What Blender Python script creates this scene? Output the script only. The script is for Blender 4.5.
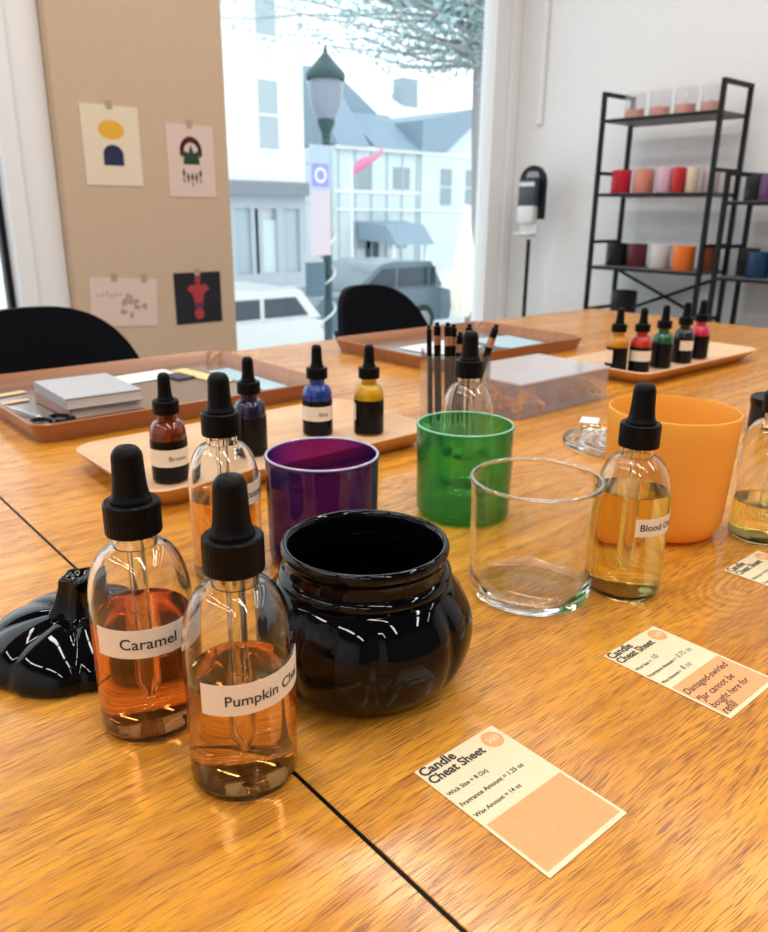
import bpy, bmesh, math, random
from mathutils import Vector, Matrix, noise as mnoise
PI = math.pi
S = bpy.context.scene
for o in list(bpy.data.objects): bpy.data.objects.remove(o)
COL = S.collection

# ------------------------------------------------------------------ camera
TZ = 0.75                                   # table top height
cam_d = bpy.data.cameras.new('camera'); cam = bpy.data.objects.new('camera', cam_d); COL.objects.link(cam)
cam.location = (0, 0, 0.997)
cam_d.sensor_fit = 'HORIZONTAL'; cam_d.sensor_width = 36.0; cam_d.lens = 36.0 * 770 / 768
cam.rotation_mode = 'QUATERNION'
Rm = Matrix.Rotation(math.radians(-40.8), 3, 'Z') @ Matrix.Rotation(math.radians(90 - 18.3), 3, 'X') @ Matrix.Rotation(math.radians(0.59), 3, 'Z')
cam.rotation_quaternion = Rm.to_quaternion()
cam_d.clip_start = 0.02; cam_d.clip_end = 300
cam_d.dof.use_dof = True; cam_d.dof.focus_distance = 0.40; cam_d.dof.aperture_fstop = 19
S.camera = cam

# ------------------------------------------------------------------ world, light, exposure
W = bpy.data.worlds.new('sky'); S.world = W; W.use_nodes = True
bg = W.node_tree.nodes['Background']; bg.inputs[0].default_value = (0.86, 0.945, 1.0, 1); bg.inputs[1].default_value = 2.0
def area(name, loc, sx, sy, power, colr, rot=(0, 0, 0)):
    l = bpy.data.lights.new(name, 'AREA'); l.shape = 'RECTANGLE'; l.size = sx; l.size_y = sy; l.energy = power; l.color = colr
    o = bpy.data.objects.new(name, l); o.location = loc; o.rotation_euler = rot; COL.objects.link(o)
    return o
for x, pw in ((-1.6, 16), (0.1, 16), (1.7, 17), (2.75, 6)):  # row nearest the right wall is added to brighten that wall
    for y in (-2.0, -0.6, 0.8, 2.0):
        area('ceiling_tube_and_fill', (x, y, 3.08), 0.14, 1.1, pw * (0.8 if y > 1.5 else 1), (1.0, 0.95, 0.88))
S.view_settings.view_transform = 'Standard'; S.view_settings.look = 'None'
S.view_settings.gamma = 1.0; S.view_settings.exposure = 0.0; S.view_settings.use_curve_mapping = False
cy = S.cycles
cy.use_denoising = True; cy.max_bounces = 20; cy.transmission_bounces = 18; cy.transparent_max_bounces = 24
cy.glossy_bounces = 8; cy.diffuse_bounces = 4; cy.caustics_refractive = True; cy.caustics_reflective = False
cy.sample_clamp_indirect = 40; cy.blur_glossy = 0.5

# ------------------------------------------------------------------ materials
def mat(name, colr, rough=0.5, metal=0.0, **kw):
    m = bpy.data.materials.new(name); m.use_nodes = True
    b = m.node_tree.nodes['Principled BSDF']
    b.inputs['Base Color'].default_value = (*colr, 1); b.inputs['Roughness'].default_value = rough; b.inputs['Metallic'].default_value = metal
    for k, v in kw.items():
        b.inputs[k.replace('_', ' ')].default_value = v
    return m
def nodes(m): return m.node_tree.nodes, m.node_tree.links
def speckle(m, c1, c2, scale=200.0, vec=(1, 1, 1), bump=0.0, detail=4):
    """procedural colour variation between two colours, with optional bump"""
    N, L = nodes(m); b = N['Principled BSDF']
    tc = N.new('ShaderNodeTexCoord'); mp = N.new('ShaderNodeMapping'); mp.inputs['Scale'].default_value = vec
    n = N.new('ShaderNodeTexNoise'); n.inputs['Scale'].default_value = scale; n.inputs['Detail'].default_value = detail
    r = N.new('ShaderNodeValToRGB'); r.color_ramp.elements[0].color = (*c1, 1); r.color_ramp.elements[1].color = (*c2, 1)
    r.color_ramp.elements[0].position = 0.3; r.color_ramp.elements[1].position = 0.7
    L.new(tc.outputs['Object'], mp.inputs['Vector']); L.new(mp.outputs[0], n.inputs['Vector']); L.new(n.outputs['Fac'], r.inputs[0]); L.new(r.outputs[0], b.inputs['Base Color'])
    if bump:
        bp = N.new('ShaderNodeBump'); bp.inputs['Strength'].default_value = bump; bp.inputs['Distance'].default_value = 0.002
        L.new(n.outputs['Fac'], bp.inputs['Height']); L.new(bp.outputs[0], b.inputs['Normal'])
    return m
def glass(name, colr=(1, 1, 1), ior=1.45, rough=0.0, thru=0.0):
    m = bpy.data.materials.new(name); m.use_nodes = True; N, L = nodes(m)
    N.remove(N['Principled BSDF']); g = N.new('ShaderNodeBsdfGlass')
    g.inputs['Color'].default_value = (*colr, 1); g.inputs['IOR'].default_value = ior; g.inputs['Roughness'].default_value = rough
    if thru <= 0: L.new(g.outputs[0], N['Material Output'].inputs['Surface']); return m
    t = N.new('ShaderNodeBsdfTransparent'); t.inputs[0].default_value = (*colr, 1); s = N.new('ShaderNodeMixShader'); s.inputs[0].default_value = thru
    L.new(g.outputs[0], s.inputs[1]); L.new(t.outputs[0], s.inputs[2]); L.new(s.outputs[0], N['Material Output'].inputs['Surface']); return m
def thin_glass(name, colr=(1, 1, 1), ior=1.45, rough=0.0, edge=None, diff=0.0):
    """thin walled glass: transparent with a Fresnel reflection; edge = tint where the wall is seen edge-on"""
    m = bpy.data.materials.new(name); m.use_nodes = True; N, L = nodes(m)
    N.remove(N['Principled BSDF'])
    t = N.new('ShaderNodeBsdfTransparent'); t.inputs[0].default_value = (*colr, 1)
    g = N.new('ShaderNodeBsdfGlossy'); g.inputs['Roughness'].default_value = rough
    lw0 = N.new('ShaderNodeLayerWeight'); lw0.inputs['Blend'].default_value = 0.5; F0 = ((ior - 1) / (ior + 1)) ** 2
    pw = N.new('ShaderNodeMath'); pw.operation = 'POWER'; L.new(lw0.outputs['Facing'], pw.inputs[0]); pw.inputs[1].default_value = 4.5
    f = N.new('ShaderNodeMath'); f.operation = 'MULTIPLY_ADD'; L.new(pw.outputs[0], f.inputs[0]); f.inputs[1].default_value = 0.9 - F0; f.inputs[2].default_value = F0
    if edge:
        lw = N.new('ShaderNodeLayerWeight'); lw.inputs['Blend'].default_value = 0.5
        mx = N.new('ShaderNodeMix'); mx.data_type = 'RGBA'; mx.inputs[6].default_value = (*colr, 1); mx.inputs[7].default_value = (*edge, 1)
        L.new(lw.outputs['Facing'], mx.inputs[0]); L.new(mx.outputs[2], t.inputs[0])
    body = t
    if diff:
        d = N.new('ShaderNodeBsdfDiffuse'); d.inputs[0].default_value = (*(edge or colr), 1)
        md = N.new('ShaderNodeMixShader'); md.inputs[0].default_value = diff; L.new(t.outputs[0], md.inputs[1]); L.new(d.outputs[0], md.inputs[2]); body = md
    s = N.new('ShaderNodeMixShader')
    L.new(f.outputs[0], s.inputs[0]); L.new(body.outputs[0], s.inputs[1]); L.new(g.outputs[0], s.inputs[2])
    L.new(s.outputs[0], N['Material Output'].inputs['Surface']); return m

def wood_table():
    m = mat('oak_laminate', (0.55, 0.25, 0.07), 0.18); N, L = nodes(m); b = N['Principled BSDF']; b.inputs['IOR'].default_value = 1.55
    tc = N.new('ShaderNodeTexCoord')
    def mp(s, src=None):
        q = N.new('ShaderNodeMapping'); q.inputs['Scale'].default_value = s; L.new(src or tc.outputs['Object'], q.inputs['Vector']); return q.outputs[0]
    def noi(v, sc, det=3, rough=0.5, dist=0.0):
        q = N.new('ShaderNodeTexNoise'); q.inputs['Scale'].default_value = sc; q.inputs['Detail'].default_value = det
        q.inputs['Roughness'].default_value = rough; q.inputs['Distortion'].default_value = dist; L.new(v, q.inputs['Vector']); return q.outputs['Fac']
    def ramp(f, stops):
        q = N.new('ShaderNodeValToRGB'); e = q.color_ramp.elements
        while len(e) < len(stops): e.new(0.5)
        for i, (p, c) in enumerate(stops): e[i].position = p; e[i].color = (*c, 1)
        L.new(f, q.inputs[0]); return q.outputs[0]
    def mix(fac, a, c, mode='MIX'):
        q = N.new('ShaderNodeMix'); q.data_type = 'RGBA'; q.blend_type = mode
        if isinstance(fac, float): q.inputs[0].default_value = fac
        else: L.new(fac, q.inputs[0])
        L.new(a, q.inputs[6]); L.new(c, q.inputs[7]); return q.outputs[2]
    # warp the coordinates so the grain wanders gently
    wv = N.new('ShaderNodeTexNoise'); wv.inputs['Scale'].default_value = 5.0; wv.inputs['Detail'].default_value = 2; L.new(mp((1, 1.6, 1)), wv.inputs['Vector'])
    sub = N.new('ShaderNodeVectorMath'); sub.operation = 'SUBTRACT'; L.new(wv.outputs['Color'], sub.inputs[0]); sub.inputs[1].default_value = (0.5, 0.5, 0.5)
    scl = N.new('ShaderNodeVectorMath'); scl.operation = 'MULTIPLY'; L.new(sub.outputs[0], scl.inputs[0]); scl.inputs[1].default_value = (0.0, 0.022, 0.0)
    add = N.new('ShaderNodeVectorMath'); add.operation = 'ADD'; L.new(tc.outputs['Object'], add.inputs[0]); L.new(scl.outputs[0], add.inputs[1])
    wc = add.outputs[0]
    base = ramp(noi(mp((1.5, 38, 1), wc), 1.0, 6, 0.65), [(0.28, (0.52, 0.195, 0.016)), (0.5, (0.68, 0.285, 0.028)), (0.72, (0.78, 0.370, 0.050))])
    # broad growth rings (cathedral figure)
    wt = N.new('ShaderNodeTexWave'); wt.wave_type = 'BANDS'; wt.bands_direction = 'Y'; wt.inputs['Scale'].default_value = 9.0
    wt.inputs['Distortion'].default_value = 4.0; wt.inputs['Detail'].default_value = 2; wt.inputs['Detail Scale'].default_value = 0.6
    L.new(mp((0.28, 1.5, 1), wc), wt.inputs['Vector'])
    rings = ramp(wt.outputs['Fac'], [(0.0, (0.74, 0.66, 0.58)), (0.35, (1, 1, 1)), (1.0, (1, 1, 1))])
    c = mix(0.65, base, rings, 'MULTIPLY')
    # a knot with elliptical rings around it
    def M1(op, a, c=None, v2=None):
        q = N.new('ShaderNodeMath'); q.operation = op
        if isinstance(a, (int, float)): q.inputs[0].default_value = a
        else: L.new(a, q.inputs[0])
        if v2 is not None: q.inputs[1].default_value = v2
        elif c is not None: L.new(c, q.inputs[1])
        return q.outputs[0]
    kn = None
    for kx, ky, rad in ((-.480, -.262, .075), (-.735, -.455, .030)):
        vs = N.new('ShaderNodeVectorMath'); vs.operation = 'SUBTRACT'; L.new(wc, vs.inputs[0]); vs.inputs[1].default_value = (kx, ky, .735)
        vm = N.new('ShaderNodeVectorMath'); vm.operation = 'MULTIPLY'; L.new(vs.outputs[0], vm.inputs[0]); vm.inputs[1].default_value = (.55, 1.0, 0)
        ln = N.new('ShaderNodeVectorMath'); ln.operation = 'LENGTH'; L.new(vm.outputs[0], ln.inputs[0]); d = ln.outputs['Value']
        dd = M1('ADD', d, M1('MULTIPLY', noi(mp((9, 30, 1)), 1.0, 3), None, .022))
        sn = M1('SINE', M1('MULTIPLY', dd, None, 1150 if rad > .05 else 1500))
        fade = N.new('ShaderNodeMapRange'); fade.inputs['From Min'].default_value = rad * .25; fade.inputs['From Max'].default_value = rad * .8; fade.inputs['To Min'].default_value = .50; fade.inputs['To Max'].default_value = 0.0; L.new(d, fade.inputs['Value'])
        k_ = M1('MULTIPLY', M1('ADD', M1('MULTIPLY', sn, None, .5), None, .5), fade.outputs[0])
        kn = k_ if kn is None else M1('ADD', kn, k_)
    kd = N.new('ShaderNodeRGB'); kd.outputs[0].default_value = (0.26, 0.085, 0.014, 1)
    c = mix(kn, c, kd.outputs[0])
    # short dark pores
    pv = noi(mp((62, 2300, 1), wc), 1.0, 1, 0.4)
    mask = noi(mp((4, 18, 1), wc), 1.0, 3)
    sm = N.new('ShaderNodeMath'); sm.operation = 'MULTIPLY_ADD'; L.new(mask, sm.inputs[0]); sm.inputs[1].default_value = 0.16; L.new(pv, sm.inputs[2])
    pores = ramp(sm.outputs[0], [(0.0, (0, 0, 0)), (0.635, (0, 0, 0)), (0.70, (1, 1, 1)), (1.0, (1, 1, 1))])
    dark = N.new('ShaderNodeRGB'); dark.outputs[0].default_value = (0.17, 0.055, 0.018, 1)
    pm = N.new('ShaderNodeMath'); pm.operation = 'MULTIPLY'; L.new(pores, pm.inputs[0]); pm.inputs[1].default_value = 0.78
    c = mix(pm.outputs[0], c, dark.outputs[0])
    L.new(c, b.inputs['Base Color'])
    bp = N.new('ShaderNodeBump'); bp.invert = True; bp.inputs['Strength'].default_value = 0.35; bp.inputs['Distance'].default_value = 0.0006
    L.new(pores, bp.inputs['Height']); L.new(bp.outputs[0], b.inputs['Normal'])
    return m
def wood_plain(name, c1, c2, rough=0.45, along='X'):
    m = mat(name, c1, rough); v = (3, 60, 60) if along == 'X' else (60, 3, 60)
    return speckle(m, c1, c2, 1.0, v)

M = {}
M['table'] = wood_table()
M['tray_light'] = wood_plain('pale_wood', (0.60, 0.37, 0.21), (0.70, 0.46, 0.28), 0.4)
M['tray_dark'] = wood_plain('copper_wood', (0.26, 0.105, 0.045), (0.38, 0.17, 0.08), 0.3)
M['tray_liner'] = mat('brushed_liner', (0.42, 0.36, 0.33), 0.22, 0.75)
M['black_plastic'] = mat('black_plastic', (0.003, 0.003, 0.0035), 0.36, IOR=1.22)
M['black_rubber'] = mat('black_rubber', (0.003, 0.003, 0.0035), 0.42, IOR=1.22)
M['black_gloss'] = mat('black_glaze', (0.002, 0.002, 0.003), 0.03, IOR=1.34)
M['black_metal'] = mat('black_metal', (0.008, 0.010, 0.013), 0.45, IOR=1.3)
M['glass'] = glass('clear_glass', (0.985, 0.99, 0.985), 1.45)
M['tumbler_glass'] = glass('tumbler_glass', (0.985, 0.99, 0.98), 1.35)
M['paper'] = speckle(mat('label_paper', (0.80, 0.70, 0.58), 0.7), (0.76, 0.66, 0.54), (0.83, 0.73, 0.61), 900)
M['card'] = speckle(mat('card_stock', (0.85, 0.72, 0.50), 0.75), (0.72, 0.59, 0.38), (0.80, 0.67, 0.46), 1200)
M['peach'] = speckle(mat('peach_ink', (0.78, 0.34, 0.14), 0.75), (0.74, 0.315, 0.125), (0.82, 0.375, 0.16), 1200)
M['ink'] = mat('black_ink', (0.02, 0.018, 0.02), 0.6)
M['pen_ink'] = mat('pen_ink', (0.03, 0.025, 0.03), 0.6)
M['pale_ink'] = mat('pale_ink', (0.90, 0.70, 0.45), 0.7)
M['wall_white'] = speckle(mat('white_paint', (0.76, 0.76, 0.77), 0.7), (0.80, 0.80, 0.81), (0.84, 0.84, 0.85), 60)
M['beige'] = speckle(mat('beige_paint', (0.50, 0.34, 0.22), 0.8), (0.58, 0.42, 0.29), (0.62, 0.45, 0.315), 90)
M['trim'] = mat('trim_paint', (0.87, 0.86, 0.87), 0.45)
M['floor'] = wood_plain('floor_boards', (0.22, 0.19, 0.17), (0.30, 0.26, 0.23), 0.5)
M['ceiling'] = mat('ceiling_paint', (0.06, 0.06, 0.065), 0.8)
M['wall_dark'] = mat('charcoal_paint', (0.10, 0.10, 0.11), 0.8)
M['pane'] = thin_glass('window_glass', (0.97, 0.985, 0.98), 1.25)

# ------------------------------------------------------------------ mesh helpers
def link(name, verts, faces, m, parent=None, smooth=True, ang=40, loc=None, mats=None, fmat=None):
    me = bpy.data.meshes.new(name); me.from_pydata([tuple(v) for v in verts], [], faces); me.update()
    bm = bmesh.new(); bm.from_mesh(me); bmesh.ops.recalc_face_normals(bm, faces=bm.faces); bm.to_mesh(me); bm.free()
    if smooth:
        for p in me.polygons: p.use_smooth = True
        me.set_sharp_from_angle(angle=math.radians(ang))
    me.materials.append(m)
    for x in (mats or []): me.materials.append(x)
    if fmat:
        for i, k in fmat.items(): me.polygons[i].material_index = k
    o = bpy.data.objects.new(name, me); COL.objects.link(o)
    if parent: o.parent = parent
    if loc: o.location = loc
    return o
class MB:
    """collects shapes into one mesh"""
    def __init__(s): s.v = []; s.f = []
    def add(s, V, F):
        n = len(s.v); s.v += [tuple(v) for v in V]; s.f += [tuple(i + n for i in f) for f in F]; return s
    def box(s, x0, x1, y0, y1, z0, z1, bev=0.0):
        if bev <= 0:
            V = [(x, y, z) for z in (z0, z1) for y in (y0, y1) for x in (x0, x1)]
            F = [(0, 2, 3, 1), (4, 5, 7, 6), (0, 1, 5, 4), (2, 6, 7, 3), (0, 4, 6, 2), (1, 3, 7, 5)]
            return s.add(V, F)
        bm = bmesh.new(); bmesh.ops.create_cube(bm, size=1)
        for v in bm.verts: v.co = Vector(((x0 + x1) / 2 + v.co.x * (x1 - x0), (y0 + y1) / 2 + v.co.y * (y1 - y0), (z0 + z1) / 2 + v.co.z * (z1 - z0)))
        bmesh.ops.bevel(bm, geom=bm.edges[:], offset=bev, segments=2, affect='EDGES', profile=0.5)
        bm.verts.index_update()
        s.add([v.co[:] for v in bm.verts], [[v.index for v in f.verts] for f in bm.faces]); bm.free(); return s
    def lathe(s, prof, n=48, c=(0, 0), fn=None, cap=True):
        """prof: list of (r, z); r=0 ends close the shape"""
        V = []; idx = []
        for (r, z) in prof:
            if r <= 1e-7: idx.append([len(V)]); V.append((c[0], c[1], z))
            else:
                row = []
                for k in range(n):
                    a = 2 * PI * k / n; rr = r * (fn(a, z, r) if fn else 1)
                    row.append(len(V)); V.append((c[0] + rr * math.cos(a), c[1] + rr * math.sin(a), z))
                idx.append(row)
        F = []
        for A, B in zip(idx, idx[1:]):
            for k in range(n):
                k2 = (k + 1) % n
                if len(A) == 1 and len(B) == 1: continue
                if len(A) == 1: F.append((A[0], B[k], B[k2]))
                elif len(B) == 1: F.append((A[k], A[k2], B[0]))
                else: F.append((A[k], A[k2], B[k2], B[k]))
        return s.add(V, F)
    def tube(s, pts, r, n=10, closed=False):
        pts = [Vector(p) for p in pts]; V = []; F = []
        rs = r if isinstance(r, (list, tuple)) else [r] * len(pts)
        up = Vector((0, 0, 1)); prev = None
        for i, p in enumerate(pts):
            a = pts[max(i - 1, 0)]; b = pts[min(i + 1, len(pts) - 1)]
            d = (b - a).normalized()
            if prev is None:
                x = d.cross(up); x = x if x.length > 1e-3 else d.cross(Vector((1, 0, 0)))
            else: x = prev - d * prev.dot(d)
            x.normalize(); prev = x; y = d.cross(x)
            for k in range(n):
                t = 2 * PI * k / n; V.append(p + (x * math.cos(t) + y * math.sin(t)) * rs[i])
        for i in range(len(pts) - 1):
            for k in range(n): F.append((i * n + k, i * n + (k + 1) % n, (i + 1) * n + (k + 1) % n, (i + 1) * n + k))
        F.append(tuple(range(n))[::-1]); F.append(tuple((len(pts) - 1) * n + k for k in range(n)))
        return s.add(V, F)
    def prism(s, poly, z0, z1):
        n = len(poly); V = [(x, y, z0) for x, y in poly] + [(x, y, z1) for x, y in poly]
        F = [tuple(range(n))[::-1], tuple(range(n, 2 * n))] + [(k, (k + 1) % n, n + (k + 1) % n, n + k) for k in range(n)]
        return s.add(V, F)
    def prismY(s, poly, y0, y1):
        """polygon in x,z extruded along y"""
        n = len(poly); V = [(x, y0, z) for x, z in poly] + [(x, y1, z) for x, z in poly]
        F = [tuple(range(n)), tuple(range(n, 2 * n))[::-1]] + [(k, n + k, n + (k + 1) % n, (k + 1) % n) for k in range(n)]
        return s.add(V, F)
    def prismX(s, poly, x0, x1):
        n = len(poly); V = [(x0, y, z) for y, z in poly] + [(x1, y, z) for y, z in poly]
        F = [tuple(range(n)), tuple(range(n, 2 * n))[::-1]] + [(k, n + k, n + (k + 1) % n, (k + 1) % n) for k in range(n)]
        return s.add(V, F)
    def build(s, name, m, parent=None, **kw): return link(name, s.v, s.f, m, parent, **kw)
def tag(o, label=None, cat=None, group=None, kind=None):
    if label: o['label'] = label
    if cat: o['category'] = cat
    if group: o['group'] = group
    if kind: o['kind'] = kind
    return o
def thing(name, label, cat, loc=(0, 0, 0), rz=0.0, group=None):
    o = bpy.data.objects.new(name, None); o.location = loc; o.rotation_euler = (0, 0, rz); o.empty_display_size = 0.02
    COL.objects.link(o); return tag(o, label, cat, group)
def struct(o): o['kind'] = 'structure'; return o
def children(o): return [c for c in bpy.data.objects if c.parent == o]
def copy_tree(o, parent=None):
    c = o.copy(); COL.objects.link(c); c.parent = parent
    for ch in children(o): copy_tree(ch, c)
    return c
def smooth_prof(pts, k=4):
    """Catmull-Rom through a profile"""
    out = []
    P = [pts[0]] + list(pts) + [pts[-1]]
    for i in range(1, len(P) - 2):
        for j in range(k):
            t = j / k; r = []
            for d in (0, 1):
                a, b, c, e = P[i - 1][d], P[i][d], P[i + 1][d], P[i + 2][d]
                r.append(0.5 * (2 * b + (c - a) * t + (2 * a - 5 * b + 4 * c - e) * t * t + (3 * b - a - 3 * c + e) * t ** 3))
            out.append((max(r[0], 0.0), r[1]))
    out.append(pts[-1]); return out

def text_mesh(txt, size=1.0, width=None, bold=0.0, shear=0.0, space=1.0):
    """lettering outlines as flat mesh data, baseline at y=0, starting at x=0"""
    cu = bpy.data.curves.new('t', 'FONT'); cu.body = txt; cu.size = 1.0; cu.offset = bold; cu.shear = shear; cu.space_character = space
    cu.resolution_u = 3
    ob = bpy.data.objects.new('t', cu); COL.objects.link(ob); bpy.context.view_layer.update()
    me = bpy.data.meshes.new_from_object(ob.evaluated_get(bpy.context.evaluated_depsgraph_get()))
    V = [v.co.copy() for v in me.vertices]; F = [tuple(p.vertices) for p in me.polygons]
    bpy.data.objects.remove(ob); bpy.data.meshes.remove(me); bpy.data.curves.remove(cu)
    x0 = min(v.x for v in V); x1 = max(v.x for v in V)
    k = (width / (x1 - x0)) if width else size
    return [(( v.x - x0) * k, v.y * k, 0) for v in V], F, (x1 - x0) * k

def lettering(txt, m, parent, width, pos, name='lettering', **kw):
    V, F, w = text_mesh(txt, width=width, **kw)
    V = [(x + pos[0], y + pos[1], pos[2]) for x, y, z in V]
    return link(name, V, F, m, parent, smooth=False)

# ------------------------------------------------------------------ room shell
RX0, RX1, RY0, RY1, RH = -2.6, 3.6, -3.2, 3.1, 3.2
struct(MB().box(RX0 - .1, RX1 + .1, RY0 - .1, RY1 + .25, -0.12, 0.0).build('floor', M['floor'], smooth=False))
struct(MB().box(RX0 - .1, RX1 + .1, RY0 - .1, RY1 + .25, RH, RH + .1).build('ceiling', M['ceiling'], smooth=False))
struct(MB().box(RX1, RX1 + .1, RY0, RY1 + .25, 0, RH).build('wall_right', M['wall_white'], smooth=False))
struct(MB().box(RX0 - .1, RX0, RY0, RY1 + .25, 0, RH).build('wall_left', M['wall_white'], smooth=False))
struct(MB().box(RX0, RX1, RY0 - .1, RY0, 0, RH).build('wall_back', M['wall_dark'], smooth=False))
# window wall: pier between the windows, strips above and below
WB, WT = 0.28, 2.95
wf = MB(); wf.box(RX0, RX1, RY1, RY1 + .05, 0, WB); wf.box(RX0, RX1, RY1, RY1 + .05, WT, RH); wf.box(0.86, 1.74, RY1, RY1 + .05, WB, WT)
wf.box(RX0, -1.9, RY1, RY1 + .05, WB, WT); wf.box(3.442, RX1, RY1, RY1 + .05, WB, WT)
struct(wf.build('wall_front', M['wall_white'], smooth=False))
struct(MB().box(1.045, 1.722, 2.995, 3.098, 0.0, RH - .001).build('trim_1', M['beige'], smooth=False))     # beige painted panel between the windows
struct(MB().box(0.925, 1.043, 3.05, 3.098, 0.0, RH - .001, .004).build('trim_2', M['trim'], smooth=False))
struct(MB().box(0.862, 0.923, 3.03, 3.098, 0.0, RH - .001, .004).build('trim_3', M['trim'], smooth=False))
def window(n, x0, x1, fr=0.05):
    root = bpy.data.objects.new('window_%d' % n, None); root.location = (0, 0, 0); COL.objects.link(root); struct(root)
    f = MB(); y0, y1 = RY1 + .003, RY1 + .045
    f.box(x0, x1, y0, y1, WB, WB + fr); f.box(x0, x1, y0, y1, WT - fr, WT); f.box(x0, x0 + fr, y0, y1, WB + fr, WT - fr); f.box(x1 - fr, x1, y0, y1, WB + fr, WT - fr)
    f.build('window_frame', M['trim'] if n == 1 else M['black_metal'], root, smooth=False)
    MB().box(x0 + fr, x1 - fr, y0 + .03, y0 + .036, WB + fr, WT - fr).build('pane', M['pane'], root, smooth=False)
    return root
window(1, 1.745, 3.438, 0.03); window(2, -1.9, 0.858, 0.02)
# moulded casing right of the big window
struct(MB().box(3.405, 3.44, 3.075, 3.098, 0.0, RH - .001, .004).box(3.442, 3.53, 3.085, 3.098, 0.0, RH - .001, .003).box(3.532, 3.598, 3.065, 3.098, 0.0, RH - .001, .006).build('trim_4', M['trim'], smooth=False))
# raised panel moulding on the right wall
struct(MB().box(3.575, 3.598, 2.90, 2.925, 1.45, RH - .001, .004).box(3.575, 3.598, 1.2, 2.925, 1.425, 1.45, .004).build('trim_5', M['wall_white'], smooth=False)) if False else None
struct(MB().box(3.58, 3.598, 2.885, 2.915, 1.45, RH - .001, .004).build('trim_5', M['wall_white'], smooth=False))
struct(MB().box(3.58, 3.598, RY0 + .01, 3.03, 0.0, 0.12, .004).build('baseboard_right', M['trim'], smooth=False))

# ------------------------------------------------------------------ tables
def table(x0, x1, y0, y1, label):
    t = thing('work_table', label, 'table', ((x0 + x1) / 2, (y0 + y1) / 2, 0), 0, 'butted wooden work tables')
    hx, hy = (x1 - x0) / 2, (y1 - y0) / 2
    tp = MB().box(-hx, hx, -hy, hy, TZ - .03, TZ, .0003).build('tabletop', M['table'], t, smooth=False)
    xs = hx if x0 < 0 else -hx      # dark joint where the two tops meet
    MB().box(min(xs, xs + (.0013 if xs > 0 else -.0011)), max(xs, xs + (.0013 if xs > 0 else -.0011)), -hy, hy, TZ - .03, TZ - .0006).build('edge_strip', M['black_rubber'], t, smooth=False)
    fr = MB(); fr.box(-hx + .06, hx - .06, -hy + .06, -hy + .1, TZ - .09, TZ - .031); fr.box(-hx + .06, hx - .06, hy - .1, hy - .06, TZ - .09, TZ - .031)
    fr.box(-hx + .06, -hx + .1, -hy + .1, hy - .1, TZ - .09, TZ - .031); fr.box(hx - .1, hx - .06, -hy + .1, hy - .1, TZ - .09, TZ - .031)
    fr.build('apron', M['black_metal'], t, smooth=False)
    for sx in (-1, 1):
        for sy in (-1, 1):
            cx_, cy_ = sx * (hx - .08), sy * (hy - .08)
            MB().box(cx_ - .025, cx_ + .025, cy_ - .025, cy_ + .025, 0.0, TZ - .092, .003).build('leg', M['black_metal'], t, smooth=False)
    return t
table(-1.46, 0.1605, -0.32, 1.25, 'orange oak work table left of the dark seam, under the two amber bottles')
table(0.1627, 1.83, -0.32, 1.25, 'orange oak work table right of the dark seam, under the black jar and the cards')

# ------------------------------------------------------------------ dropper bottles
BIG = dict(R=.0243, H=.100, nr=.0102, sh=.067, cr=.0131, cz0=.1035, cz1=.1190, bz=.1455, br=.0086)
SML = dict(R=.0165, H=.060, nr=.0085, sh=.042, cr=.0118, cz0=.0635, cz1=.0755, bz=.1005, br=.0068)
def bottle_prof(d, t=0.0):
    """outer profile (t=0) or cavity profile (t=wall thickness) from bottom to neck top"""
    R, H, nr, sh = d['R'] - t, d['H'], d['nr'] - t, d['sh']
    zb = 0.0 if t == 0 else 0.0032 * (R / .025 + .1)
    out = [(0, zb), (R * .80, zb), (R * .90, zb + R * .04), (R * .97, zb + R * .12), (R, zb + R * .28)]
    if t > 0: out[0] = (0, zb + .0012)
    n = 9
    out.append((R, sh - .002))
    for i in range(n + 1):
        a = (PI / 2) * i / n
        out.append((nr + (R - nr) * math.cos(a) ** .95 if i < n else nr, sh + (H - sh - .003) * math.sin(a)))
    out.append((nr, H + .004))
    return out
def radius_at(prof, z):
    for (r0, z0), (r1, z1) in zip(prof[4:], prof[5:]):
        if z0 <= z <= z1: return r0 + (r1 - r0) * (z - z0) / max(z1 - z0, 1e-6)
    return prof[-1][0]
def wrap(name, R, a0, a1, z0, z1, m, parent, th=.00025, n=28, tilt=0.0):
    """paper patch wrapped on a cylinder, with thickness"""
    V = []; F = []
    for k in range(n + 1):
        a = a0 + (a1 - a0) * k / n; dz = tilt * (a - a0) * R
        for r in (R + .0001, R + .0001 + th):
            for z in (z0, z1): V.append((r * math.cos(a), r * math.sin(a), z + dz))
    for k in range(n):
        b = k * 4; c = b + 4
        F += [(b + 2, c + 2, c + 3, b + 3), (b, b + 1, c + 1, c), (b + 1, b + 3, c + 3, c + 1), (b, c, c + 2, b + 2)]
    F += [(0, 2, 3, 1), (n * 4, n * 4 + 1, n * 4 + 3, n * 4 + 2)]
    return link(name, V, F, m, parent)
def wrap_text(txt, R, a0, zbase, width, m, parent, bold=0.0, tilt=0.0, aref=0.0):
    V, F, w = text_mesh(txt, width=width, bold=bold)
    out = []
    for x, y, _ in V:
        a = a0 + x / R; r = R + .00055
        out.append((r * math.cos(a), r * math.sin(a), zbase + y + tilt * (a - aref) * R))
    return link('lettering', out, F, m, parent, smooth=False)
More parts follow.
